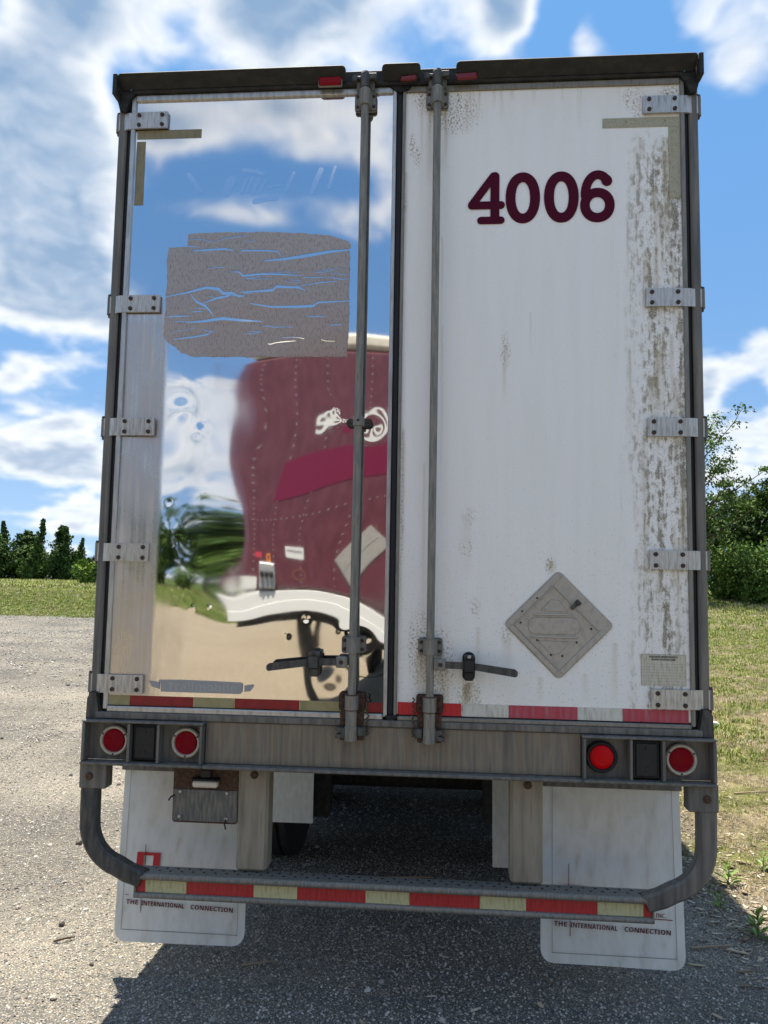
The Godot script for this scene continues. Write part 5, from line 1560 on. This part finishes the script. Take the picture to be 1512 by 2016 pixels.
# ---------------------------------------------------------------- the maroon trailer behind the photographer
func make_maroon_trailer() -> void:
	var cx := -0.6
	var zn := 4.3
	var o := thing("nose_trailer", "maroon box trailer whose nose is mirrored in the polished door", "trailer", Vector3(cx, 0, zn))
	var g := G.new()
	g.bb(-1.3, 1.3, 1.68, 4.14, 0.0, 13.5, 0.05)
	part(o, "body", g.done(), M.maroon)
	g = G.new()
	g.bb(-1.302, 1.302, 4.14, 4.30, -0.004, 13.5, 0.04)
	part(o, "roof_rail", g.done(), M.cream)
	g = G.new()
	g.bb(-1.304, 1.304, 1.40, 1.555, -0.012, 13.5, 0.006)
	g.bb(-1.303, 1.303, 1.5555, 1.68, -0.006, 13.5, 0.006)
	part(o, "bottom_rail", g.done(), M.white_paint)
	g = G.new()
	for r in [-1.18, -0.86, -0.50, -0.02, 0.46, 0.94, 1.18]:
		for k in 30: g.lathe(Vector3(r, 1.78 + k * 0.078, 0.0), [Vector2(0.0075, 0.0), Vector2(0.005, 0.003), Vector2(0.0, 0.004)], 6, Vector3.FORWARD)
	for k in 34: g.lathe(Vector3(-1.2 + k * 0.073, 2.55, 0.0), [Vector2(0.0075, 0.0), Vector2(0.005, 0.003), Vector2(0.0, 0.004)], 6, Vector3.FORWARD)
	part(o, "rivet", g.done(), M.alu).set_meta("kind", "stuff")
	g = G.new()
	g.bb(-0.90, 0.62, 2.80, 3.16, -0.004, 0.0)
	part(o, "clean_panel", g.done(), M.maroon_clean)
	txt(o, "lettering", "40ouse", Vector3(-0.18, 3.40, -0.004), Vector2(0.92, 0.23), M.white_paint, true, 0.06, false, PI)
	g = G.new()
	g.bb(-0.68, -0.45, 2.03, 2.16, -0.005, 0.0)
	var st := part(o, "number_sticker", g.done(), M.white_paint)
	txt(o, "sticker_lettering", "4340JH03", Vector3(-0.565, 2.105, -0.006), Vector2(0.19, 0.035), M.rubber, true, 0.0, true, PI)
	g = G.new()
	g.xf = Transform3D(Basis(Vector3.BACK, PI / 4), Vector3(0.20, 2.02, 0))
	g.bb(-0.16, 0.16, -0.16, 0.16, -0.008, 0.0, 0.004)
	g.bb(-0.13, 0.13, -0.005, 0.005, -0.012, -0.008, 0.001)
	var pc := part(o, "placard_holder", g.done(), M.placard)
	g = G.new()
	g.bb(-1.10, -0.86, 1.70, 1.93, -0.03, 0.0, 0.01)
	var gb := part(o, "connector_box", g.done(), M.alu)
	for x in [-1.05, -0.98, -0.91]:
		g = G.new()
		g.lathe(Vector3(x, 1.83, -0.03), [Vector2(0.03, 0.0), Vector2(0.03, 0.03), Vector2(0.015, 0.045), Vector2(0.0, 0.045)], 12, Vector3.FORWARD)
		part(gb, "connector", g.done(), M.black_plastic)
	txt(o, "lettering", "D", Vector3(-0.95, 1.99, -0.004), Vector2(0.07, 0.10), M.orange, true, 0.0, false, PI)
	g = G.new()
	g.bb(-1.16, -1.06, 1.98, 2.05, -0.003, 0.0)
	part(o, "warning_label", g.done(), M.pink_label)
	g = G.new()
	g.bb(-1.27, -1.14, 1.70, 1.80, -0.003, 0.0)
	part(o, "white_label", g.done(), M.white_paint)
	g = G.new()
	for k in 12:
		var a := TAU * k / 12.0
		var b := TAU * (k + 1) / 12.0
		g.tube([Vector3(-0.52 + 0.09 * cos(a), 1.86 + 0.06 * sin(a), -0.001), Vector3(-0.52 + 0.09 * cos(b), 1.86 + 0.06 * sin(b), -0.001)], [0.004], 5, false)
	part(o, "chalk_mark", g.done(), M.chalk)
	g = G.new()
	g.bb(-1.25, 1.25, 1.28, 1.40, 0.1, 13.3)
	part(o, "underframe", g.done(), M.underside)
	for s in [-1.0, 1.0]:
		g = G.new()
		g.bb(s * 0.72, s * 0.86, 0.32, 1.30, 2.1, 2.26, 0.01)
		g.bb(s * 0.74, s * 0.84, 0.05, 0.34, 2.12, 2.24, 0.01)
		g.tube([Vector3(s * 0.79, 0.55, 2.18), Vector3(s * 0.60, 1.29, 2.6)], [0.03], 8)
		var lg := part(o, "landing_leg", g.done(), M.dark_steel)
		g = G.new()
		g.bb(s * 0.64, s * 0.94, 0.0, 0.05, 2.04, 2.32, 0.01)
		part(lg, "foot", g.done(), M.dark_steel)
	g = G.new()
	g.cyl(Vector3(-0.79, 0.62, 2.18), Vector3(0.79, 0.62, 2.18), 0.022, 10)
	part(o, "cross_shaft", g.done(), M.dark_steel)
	for z in [10.6, 11.9]:
		for x in [-1.08, -0.77, 0.77, 1.08]:
			g = G.new()
			g.lathe(Vector3.ZERO, [Vector2(0.28, -0.12), Vector2(0.46, -0.13), Vector2(0.505, -0.09), Vector2(0.505, 0.09), Vector2(0.46, 0.13), Vector2(0.28, 0.12), Vector2(0.0, 0.02)], 24, Vector3.RIGHT)
			var w := part(o, "tyre", g.done(), M.tyre)
			w.position = Vector3(x, 0.505, z)

# ---------------------------------------------------------------- trees
class Leaves:
	var v := PackedVector3Array()
	var n := PackedVector3Array()
	var c := PackedColorArray()
	var ix := PackedInt32Array()
	func add(p: Vector3, s: float, r: RandomNumberGenerator, out: Vector3, tone: Color) -> void:
		var m := (Vector3(r.randf_range(-1, 1), r.randf_range(-0.6, 1.2), r.randf_range(-1, 1)) + out * 0.7).normalized()
		var a := m.cross(Vector3(r.randf_range(-1, 1), r.randf_range(-1, 1), r.randf_range(-1, 1))).normalized() * s
		var b := m.cross(a).normalized() * s * 0.6
		var k := v.size()
		v.append(p - a); v.append(p + b + m * s * 0.12); v.append(p + a); v.append(p - b + m * s * 0.12)
		for i in 4:
			n.append(m); c.append(tone)
		ix.append_array([k, k + 1, k + 2, k, k + 2, k + 3])
	func done() -> ArrayMesh:
		var arr := []
		arr.resize(Mesh.ARRAY_MAX)
		arr[Mesh.ARRAY_VERTEX] = v; arr[Mesh.ARRAY_NORMAL] = n; arr[Mesh.ARRAY_COLOR] = c; arr[Mesh.ARRAY_INDEX] = ix
		var m := ArrayMesh.new()
		m.add_surface_from_arrays(Mesh.PRIMITIVE_TRIANGLES, arr)
		return m

var bark: StandardMaterial3D
var leafy: StandardMaterial3D

func limb(g: G, a: Vector3, dir: Vector3, length: float, r0: float, r1: float, sag: float) -> Array:
	var p := [a]
	var rad := [r0]
	var d := dir.normalized()
	for i in 5:
		d = (d + Vector3(rng.randf_range(-0.16, 0.16), rng.randf_range(-0.10, 0.16) + sag, rng.randf_range(-0.16, 0.16))).normalized()
		p.append(p[-1] + d * length / 5.0)
		rad.append(lerpf(r0, r1, (i + 1) / 5.0))
	g.tube(p, rad, 6, false)
	return p

func clump(l: Leaves, p: Vector3, r: Vector3, count: int, size: float, tone: Color, centre: Vector3) -> void:
	var f := rng.randf_range(0.72, 1.25)
	for i in count:
		var d := Vector3(rng.randfn(0, 0.5), rng.randfn(0, 0.5), rng.randfn(0, 0.5))
		var k := f * rng.randf_range(0.75, 1.25)
		var q := p + d * r
		l.add(q, size * rng.randf_range(0.6, 1.3), rng, (q - centre).normalized(), Color(tone.r * k * rng.randf_range(0.9, 1.15), tone.g * k, tone.b * k))

# broad: limbs that spread level with flat pads of leaves; cone: tapered crown down to the ground; bush: several stems
func make_tree(called: String, kind: String, sd: int, h: float, w: float, leaf: float, count: int, tone: Color) -> Node3D:
	rng.seed = sd
	var o := Node3D.new()
	o.name = numbered(called)
	add_child(o, true)
	var g := G.new()
	var l := Leaves.new()
	if kind == "broad":
		var tp := limb(g, Vector3.ZERO, Vector3(0.02, 1, 0.02), h * 0.92, h * 0.028, h * 0.006, 0.06)
		var n := 26
		for i in n:
			var t := lerpf(0.22, 0.98, (i + rng.randf()) / n)
			var k := minf(t * 5.0, 4.99)
			var a: Vector3 = tp[int(k)].lerp(tp[int(k) + 1], k - int(k))
			var az := i * 2.4 + rng.randf_range(-0.4, 0.4)
			var reach := w * 0.5 * (0.45 + 0.75 * sin(PI * clampf(0.18 + t * 0.72, 0.0, 1.0))) * rng.randf_range(0.7, 1.15)
			var p := limb(g, a, Vector3(cos(az), lerpf(0.15, 0.75, t), sin(az)), reach, h * 0.011 * (1.25 - t), h * 0.002, 0.02)
			for j in range(2, 6):
				var pp: Vector3 = p[j]
				clump(l, pp + Vector3(0, 0.10, 0), Vector3(0.95, 0.42, 0.95) * w * 0.085 * rng.randf_range(0.8, 1.3), count / (n * 6), leaf, tone, Vector3(0, h * 0.55, 0))
				if rng.randf() < 0.75:
					var tw := limb(g, pp, Vector3(rng.randf_range(-1, 1), rng.randf_range(0.0, 0.7), rng.randf_range(-1, 1)), reach * 0.35, h * 0.003, h * 0.001, 0.0)
					clump(l, tw[5], Vector3(0.9, 0.45, 0.9) * w * 0.075, count / (n * 6), leaf, tone, Vector3(0, h * 0.55, 0))
	elif kind == "cone":
		var tp := limb(g, Vector3.ZERO, Vector3.UP, h * 0.97, h * 0.022, h * 0.003, 0.12)
		var n := 60
		for i in n:
			var t := pow((i + rng.randf()) / n, 1.15) * 0.97 + 0.02
			var az := i * 2.4 + rng.randf()
			var reach := w * 0.5 * pow(1.0 - t, 0.72) * rng.randf_range(0.6, 1.15) + 0.06 * w * (1.0 - t)
			var k := minf(t * 5.0, 4.99)
			var a: Vector3 = tp[int(k)].lerp(tp[int(k) + 1], k - int(k))
			var p := limb(g, a, Vector3(cos(az), 0.55, sin(az)), reach, h * 0.006 * (1.1 - t), h * 0.0012, 0.03)
			for j in range(1, 6):
				clump(l, p[j], Vector3(1, 0.8, 1) * (0.05 * w + 0.06 * w * (1.0 - t)), count / (n * 5), leaf, tone, Vector3(0, h * 0.4, 0))
	else:
		for i in 11:
			var az := i * 2.4 + rng.randf()
			var p := limb(g, Vector3(rng.randf_range(-0.1, 0.1), 0, rng.randf_range(-0.1, 0.1)) * w, Vector3(cos(az) * w * 0.45, h * rng.randf_range(0.5, 1.0), sin(az) * w * 0.45), h * rng.randf_range(0.6, 0.98), h * 0.013, h * 0.003, 0.0)
			for j in range(1, 6):
				clump(l, p[j], Vector3(w * 0.16, h * 0.10, w * 0.16), count / 55, leaf, tone, Vector3(0, h * 0.4, 0))
	part(o, "trunk", g.done(), bark)
	part(o, "crown", l.done(), leafy)
	return o

func place_tree(o: Node3D, x: float, z: float, scale: float, turn: float, label: String, cat := "tree", group := "") -> void:
	o.position = Vector3(x, ground_y(x, z) - 0.08, z)
	o.scale = Vector3(scale, scale, scale)
	o.rotation.y = turn
	meta(o, label, cat, group)

func copy_tree(src: Node3D, called: String, x: float, z: float, scale: float, turn: float, label: String, cat := "tree", group := "") -> void:
	var o: Node3D = src.duplicate()
	o.name = numbered(called)
	add_child(o, true)
	place_tree(o, x, z, scale, turn, label, cat, group)

func polar(az: float, dist: float) -> Vector2:
	return Vector2(CAM.x + dist * sin(deg_to_rad(az)), CAM.z - dist * cos(deg_to_rad(az)))

func make_trees() -> void:
	bark = plain(rgb(74, 64, 54), 0.9)
	leafy = leaf_material(Color.WHITE)
	leafy.roughness = 0.75
	leafy.metallic_specular = 0.25
	var dark := Color(0.064, 0.112, 0.032)
	var mid := Color(0.095, 0.155, 0.038)
	var light := Color(0.14, 0.22, 0.04)
	# right of the trailer
	var oak := make_tree("oak_tree", "broad", 201, 8.9, 7.0, 0.095, 7000, mid)
	var p := polar(15.7, 38.0)
	place_tree(oak, p.x, p.y, 0.86, 0.6, "tall open tree with level limbs just right of the trailer's edge")
	var dense := make_tree("leafy_tree", "broad", 202, 7.4, 7.0, 0.12, 15000, dark)
	p = polar(22.6, 45.0)
	place_tree(dense, p.x, p.y, 0.72, 1.0, "dense dark tree at the right edge, lower than the open one")
	var bush := make_tree("green_shrub", "bush", 203, 3.4, 4.2, 0.10, 5200, Color(0.105, 0.175, 0.04))
	p = polar(21.6, 39.0)
	place_tree(bush, p.x, p.y, 1.0, 0.0, "bright green shrub at the foot of the trees by the right edge", "shrub")
	p = polar(19.2, 41.0)
	copy_tree(bush, "green_shrub", p.x, p.y, 0.95, 2.0, "green shrub below the open tree beside the trailer", "shrub")
	p = polar(18.6, 48.0)
	copy_tree(dense, "leafy_tree", p.x, p.y, 0.62, 2.4, "dark leafy tree filling the gap behind the two shrubs")
	p = polar(20.5, 52.0)
	copy_tree(dense, "leafy_tree", p.x, p.y, 0.72, 4.4, "dark leafy tree standing behind the right-hand shrub")
	for q in [[25.4, 46.0, 0.8], [29.0, 50.0, 0.95], [32.0, 47.0, 0.9], [13.0, 50.0, 1.0], [8.5, 54.0, 1.05], [3.5, 60.0, 1.1], [-2.0, 66.0, 1.1], [-8.0, 72.0, 1.15], [-14.0, 76.0, 1.1], [-19.5, 80.0, 1.0]]:
		p = polar(q[0], q[1])
		copy_tree(dense, "leafy_tree", p.x, p.y, q[2], q[0], "dark leafy tree hidden behind the trailer or beyond the right edge", "tree", "trees of the far row")
	# left of the trailer
	var cone := make_tree("conical_tree", "cone", 204, 6.6, 4.6, 0.15, 9000, dark)
	p = polar(-27.2, 85.0)
	place_tree(cone, p.x, p.y, 0.92, 0.3, "broad cone-shaped dark tree standing alone left of the trailer")
	var spire := make_tree("slender_tree", "cone", 205, 6.6, 2.3, 0.13, 3200, mid)
	p = polar(-25.85, 86.0)
	place_tree(spire, p.x, p.y, 0.75, 0.0, "slender tree between the cone-shaped one and the trailer")
	p = polar(-29.1, 84.0)
	copy_tree(spire, "slender_tree", p.x, p.y, 1.03, 1.7, "tallest thin spire in the left row, near its middle")
	p = polar(-30.6, 86.0)
	copy_tree(spire, "slender_tree", p.x, p.y, 1.0, 3.1, "thin tree at the left edge of the photo")
	var wide := make_tree("spreading_tree", "cone", 206, 5.6, 6.0, 0.15, 9000, dark)
	p = polar(-29.6, 87.0)
	place_tree(wide, p.x, p.y, 0.95, 0.0, "dark spreading tree below the thin spire on the left")
	p = polar(-31.3, 85.0)
	copy_tree(wide, "spreading_tree", p.x, p.y, 1.0, 2.0, "dark spreading tree cut by the left edge of the photo")
	p = polar(-28.4, 90.0)
	copy_tree(wide, "spreading_tree", p.x, p.y, 0.72, 4.0, "low dark tree left of the cone-shaped one")
	p = polar(-26.2, 92.0)
	copy_tree(wide, "spreading_tree", p.x, p.y, 0.62, 5.0, "low dark tree right of the cone-shaped one")
	p = polar(-24.8, 90.0)
	copy_tree(wide, "spreading_tree", p.x, p.y, 0.55, 1.0, "low dark tree touching the trailer's left edge")
	var young := make_tree("young_tree", "bush", 207, 3.0, 2.6, 0.13, 2600, light)
	p = polar(-25.25, 58.0)
	place_tree(young, p.x, p.y, 0.78, 0.0, "small yellow-green young tree on the bank beside the trailer's left edge")
	p = polar(-25.1, 150.0)
	copy_tree(wide, "spreading_tree", p.x, p.y, 0.75, 2.5, "tiny far round tree seen above the yellow-green young tree")
	for q in [[-33.5, 86.0, 0.95], [-35.8, 88.0, 1.05], [-38.5, 85.0, 1.0], [-23.0, 88.0, 0.8]]:
		p = polar(q[0], q[1])
		copy_tree(wide, "spreading_tree", p.x, p.y, q[2], q[0], "dark tree of the left row beyond the left edge or behind the trailer", "tree", "hidden trees of the left row")
	# behind the photographer: seen in the polished door
	for q in [[-34.0, 44.0, 1.2], [-28.0, 42.0, 1.05], [-22.5, 45.0, 1.25], [-17.0, 43.0, 1.1], [-12.0, 46.0, 1.2], [-6.5, 43.0, 1.1], [-1.0, 45.0, 1.2], [5.0, 44.0, 1.1], [-37.0, 50.0, 1.1], [-31.0, 51.0, 1.15], [-25.0, 50.0, 1.0], [-20.0, 51.0, 1.1], [-14.5, 50.0, 1.05], [-9.5, 51.0, 1.1], [-4.0, 50.0, 1.0]]:
		copy_tree(dense, "leafy_tree", q[0], q[1], q[2] * 0.76, q[0], "leafy tree behind the photographer, mirrored in the polished door", "tree", "trees mirrored in the door")
	for i in 15:
		copy_tree(bush, "green_shrub", -38.0 + i * 2.7 + sin(i * 2.1), 40.0 + 0.8 * sin(i * 1.7), 0.85 + 0.2 * sin(i * 3.3), i * 1.1, "green shrub behind the photographer, below the trees mirrored in the polished door", "shrub", "shrubs mirrored in the door")

# ---------------------------------------------------------------- small things on the ground
func weed_mesh(sd: int, leaves: int, h: float) -> ArrayMesh:
	rng.seed = sd
	var g := G.new()
	for i in leaves:
		var a := i * 2.4 + rng.randf_range(-0.3, 0.3)
		var t := float(i) / leaves
		var base := Vector3(0, h * 0.65 * t, 0)
		var d := Vector3(cos(a), lerpf(0.5, 1.3, t), sin(a)).normalized()
		var s := Vector3(-sin(a), 0, cos(a))
		var ln := h * rng.randf_range(0.35, 0.6) * (1.2 - 0.5 * t)
		var f := rng.randf_range(0.8, 1.25)
		g.col = Color(0.16 * f, 0.25 * f, 0.045 * f)
		var m := base + d * ln * 0.5 + s * ln * 0.16
		var m2 := base + d * ln * 0.5 - s * ln * 0.16
		var tip := base + d * ln + Vector3(0, -ln * 0.18, 0)
		var up := Vector3.UP + d * 0.3
		g.flat(base, m, tip, up); g.flat(base, tip, m2, up)
	g.col = Color(0.12, 0.15, 0.05)
	g.tube([Vector3.ZERO, Vector3(0.01, h * 0.7, 0)], [h * 0.02, h * 0.01], 5)
	return g.done()

func chip_mesh(sd: int) -> ArrayMesh:
	rng.seed = sd
	var g := G.new()
	var p := PackedVector2Array([Vector2(-0.5, -0.10), Vector2(-0.1, -0.16 * rng.randf_range(0.6, 1.3)), Vector2(0.42, -0.12), Vector2(0.52, 0.02), Vector2(0.30, 0.13 * rng.randf_range(0.7, 1.4)), Vector2(-0.2, 0.15), Vector2(-0.54, 0.04)])
	g.xf = Transform3D(Basis(Vector3.RIGHT, -PI / 2), Vector3.ZERO)
	g.prism(p, 0.0, 0.055, 0.012)
	return g.done()

func make_small_things() -> void:
	var wm := leaf_material(Color.WHITE)
	wm.backlight = Color(0.45, 0.5, 0.15)
	var weeds := [weed_mesh(301, 15, 0.16), weed_mesh(302, 18, 0.20), weed_mesh(303, 12, 0.13)]
	var wl := ["bright green weed just right of the bent guard tube", "bright green weed in the wood chips near the right edge, lowest of the weeds", "bright green weed beside the right guard tube's upper bend", "yellow-green weed at the right edge level with the bumper", "small weed close behind the right mud flap", "leafy weed right of the bent guard tube, in the straw", "low weed beside the shadow's edge on the right"]
	var k := 0
	for q in [[1.93, -1.70, 0, 1.15], [1.83, -0.98, 1, 1.0], [2.02, -2.35, 1, 0.9], [2.75, -3.05, 0, 1.1], [1.66, -2.4, 2, 1.0], [2.25, -2.0, 2, 1.1], [1.76, -1.32, 2, 0.9]]:
		var o := top("weed", weeds[q[2]], wm, wl[k], "weed", "weeds right of the trailer")
		o.position = Vector3(q[0], ground_y(q[0], q[1]) - 0.004, q[1])
		o.rotation.y = k * 1.3
		o.scale = Vector3.ONE * q[3]
		k += 1
	var chips := [chip_mesh(311), chip_mesh(312), chip_mesh(313)]
	var cm := []
	for c in [rgb(196, 178, 146), rgb(168, 152, 126), rgb(206, 194, 170), rgb(132, 112, 90)]: cm.append(plain(c, 0.85))
	rng.seed = 320
	for i in 70:
		var x := rng.randf_range(1.25, 2.4)
		var z := rng.randf_range(-2.4, 0.0)
		if i > 50:
			x = rng.randf_range(-1.0, 1.2)
			z = rng.randf_range(-1.6, 0.1)
		var o := top("wood_chip", chips[i % 3], cm[rng.randi() % 4], "pale splintered wood chip on the gravel around the right mud flap" if i <= 50 else "splinter of wood on the shaded gravel behind the bumper", "wood chip", "wood chips on the right" if i <= 50 else "splinters in the trailer's shadow")
		var s := rng.randf_range(0.025, 0.085) if i <= 50 else rng.randf_range(0.02, 0.05)
		o.transform = Transform3D(Basis.from_euler(Vector3(rng.randf_range(-0.25, 0.25), rng.randf() * TAU, rng.randf_range(-0.2, 0.2))).scaled(Vector3(s * 1.3, s, s * 0.8)), Vector3(x, ground_y(x, z) + 0.008, z))
	var pl := []
	var ti := []
	for i in 2600:
		var x := 1.62 + absf(rng.randfn(0, 0.5))
		var z := rng.randf_range(-4.5, 0.2)
		var s := rng.randf_range(0.012, 0.05)
		pl.append(Transform3D(Basis.from_euler(Vector3(rng.randf_range(-0.4, 0.4), rng.randf() * TAU, rng.randf_range(-0.4, 0.4))).scaled(Vector3(s * 1.2, s * 0.8, s * 0.7)), Vector3(x, ground_y(x, z) + 0.004, z)))
		ti.append([Color(0.44, 0.36, 0.25), Color(0.30, 0.25, 0.18), Color(0.18, 0.14, 0.10), Color(0.55, 0.49, 0.38)][rng.randi() % 4] * rng.randf_range(0.8, 1.15))
	var vm := plain(Color.WHITE, 0.9)
	vm.vertex_color_use_as_albedo = true
	scatter("bark_mulch", "fine bark and wood litter along the right edge of the gravel", "litter", chips[1], vm, pl, ti)
	# sticks
	var sm := plain(rgb(150, 132, 108), 0.85)
	k = 0
	for q in [[0.02, -1.55, 0.30, 0.1, "dry stalk lying in the dark gravel beneath the trailer"], [-0.62, -0.42, 0.16, 0.35, "thin grey stick on the shaded gravel below the guard bar"], [2.9, -3.9, 0.34, 0.25, "long grey stick lying in the straw at the right edge"], [-1.62, -0.55, 0.10, 0.6, "dark bit of bark on the sunlit gravel at the left"], [1.55, -0.82, 0.22, 0.2, "pale split stick pointing away from the right mud flap"]]:
		var g := G.new()
		var y := ground_y(q[0], q[1]) + 0.012
		var d: Vector3 = Vector3(cos(q[3]), 0.02, -sin(q[3])) * q[2] * 0.5
		g.tube([-d, d * 0.2 + Vector3(0, 0.006, 0.01), d], [0.005 + q[2] * 0.008, 0.004 + q[2] * 0.007, 0.003], 6)
		var o := top("stick", g.done(), sm if k != 3 else M.rust, q[4], "stick")
		o.position = Vector3(q[0], y, q[1])
		k += 1
	var rk := top("white_stone", pebble(9, 0.6), plain(rgb(206, 204, 196), 0.85), "white stone in the grass right of the lowest right hinge", "stone")
	rk.position = Vector3(3.69, ground_y(3.69, -7.25) + 0.04, -7.25)
	rk.scale = Vector3(0.10, 0.075, 0.075)
	k = 0
	var sl := ["dark rounded stone on the sunlit gravel left of the mud flap", "pale angular stone near the bottom left corner", "dark stone on the sunlit gravel nearest the left shadow edge", "small dark stone far left on the sunlit gravel", "grey stone on the gravel level with the left guard tube's bend"]
	for q in [[-1.72, -0.72, 0.022, 0], [-1.40, -0.02, 0.018, 1], [-1.38, -0.33, 0.016, 0], [-2.2, -1.9, 0.03, 0], [-1.62, -1.25, 0.024, 0]]:
		var o := top("stone", pebble(40 + k, 0.7), cm[2] if q[3] == 1 else plain(rgb(92, 84, 80), 0.85), sl[k], "stone")
		o.position = Vector3(q[0], ground_y(q[0], q[1]) + q[2] * 0.4, q[1])
		o.scale = Vector3.ONE * q[2]
		k += 1

# ---------------------------------------------------------------- the scene
const CAM := Vector3(0.2262, 1.7708, 3.3075)
const SUN_TRAVEL := Vector3(0.150, -1.0, 0.33)

func _ready() -> void:
	var cam := Camera3D.new()
	cam.name = "camera"
	cam.fov = 66.62
	cam.near = 0.05
	cam.far = 2000.0
	cam.transform = Transform3D(Basis(Vector3.UP, 0.0805) * Basis(Vector3.RIGHT, 0.0906) * Basis(Vector3.BACK, 0.0171), CAM)
	add_child(cam)
	cam.current = true
	var env := Environment.new()
	env.background_mode = Environment.BG_SKY
	env.sky = make_sky()
	env.background_energy_multiplier = 0.58
	env.tonemap_mode = Environment.TONE_MAPPER_LINEAR
	env.tonemap_exposure = 2.15
	env.sdfgi_enabled = true
	env.ssao_enabled = true
	env.ssil_enabled = true
	var we := WorldEnvironment.new()
	we.name = "world"
	we.environment = env
	add_child(we)
	var sun := DirectionalLight3D.new()
	sun.name = "sun"
	sun.basis = Basis.looking_at(SUN_TRAVEL.normalized(), Vector3.RIGHT)
	sun.light_energy = 1.55
	sun.light_color = Color(1.0, 0.965, 0.91)
	sun.light_angular_distance = 0.5
	sun.shadow_enabled = true
	add_child(sun)
	make_materials()
	make_ground()
	make_trees()
	make_trailer()
	make_maroon_trailer()
	make_gravel()
	make_grass()
	make_small_things()
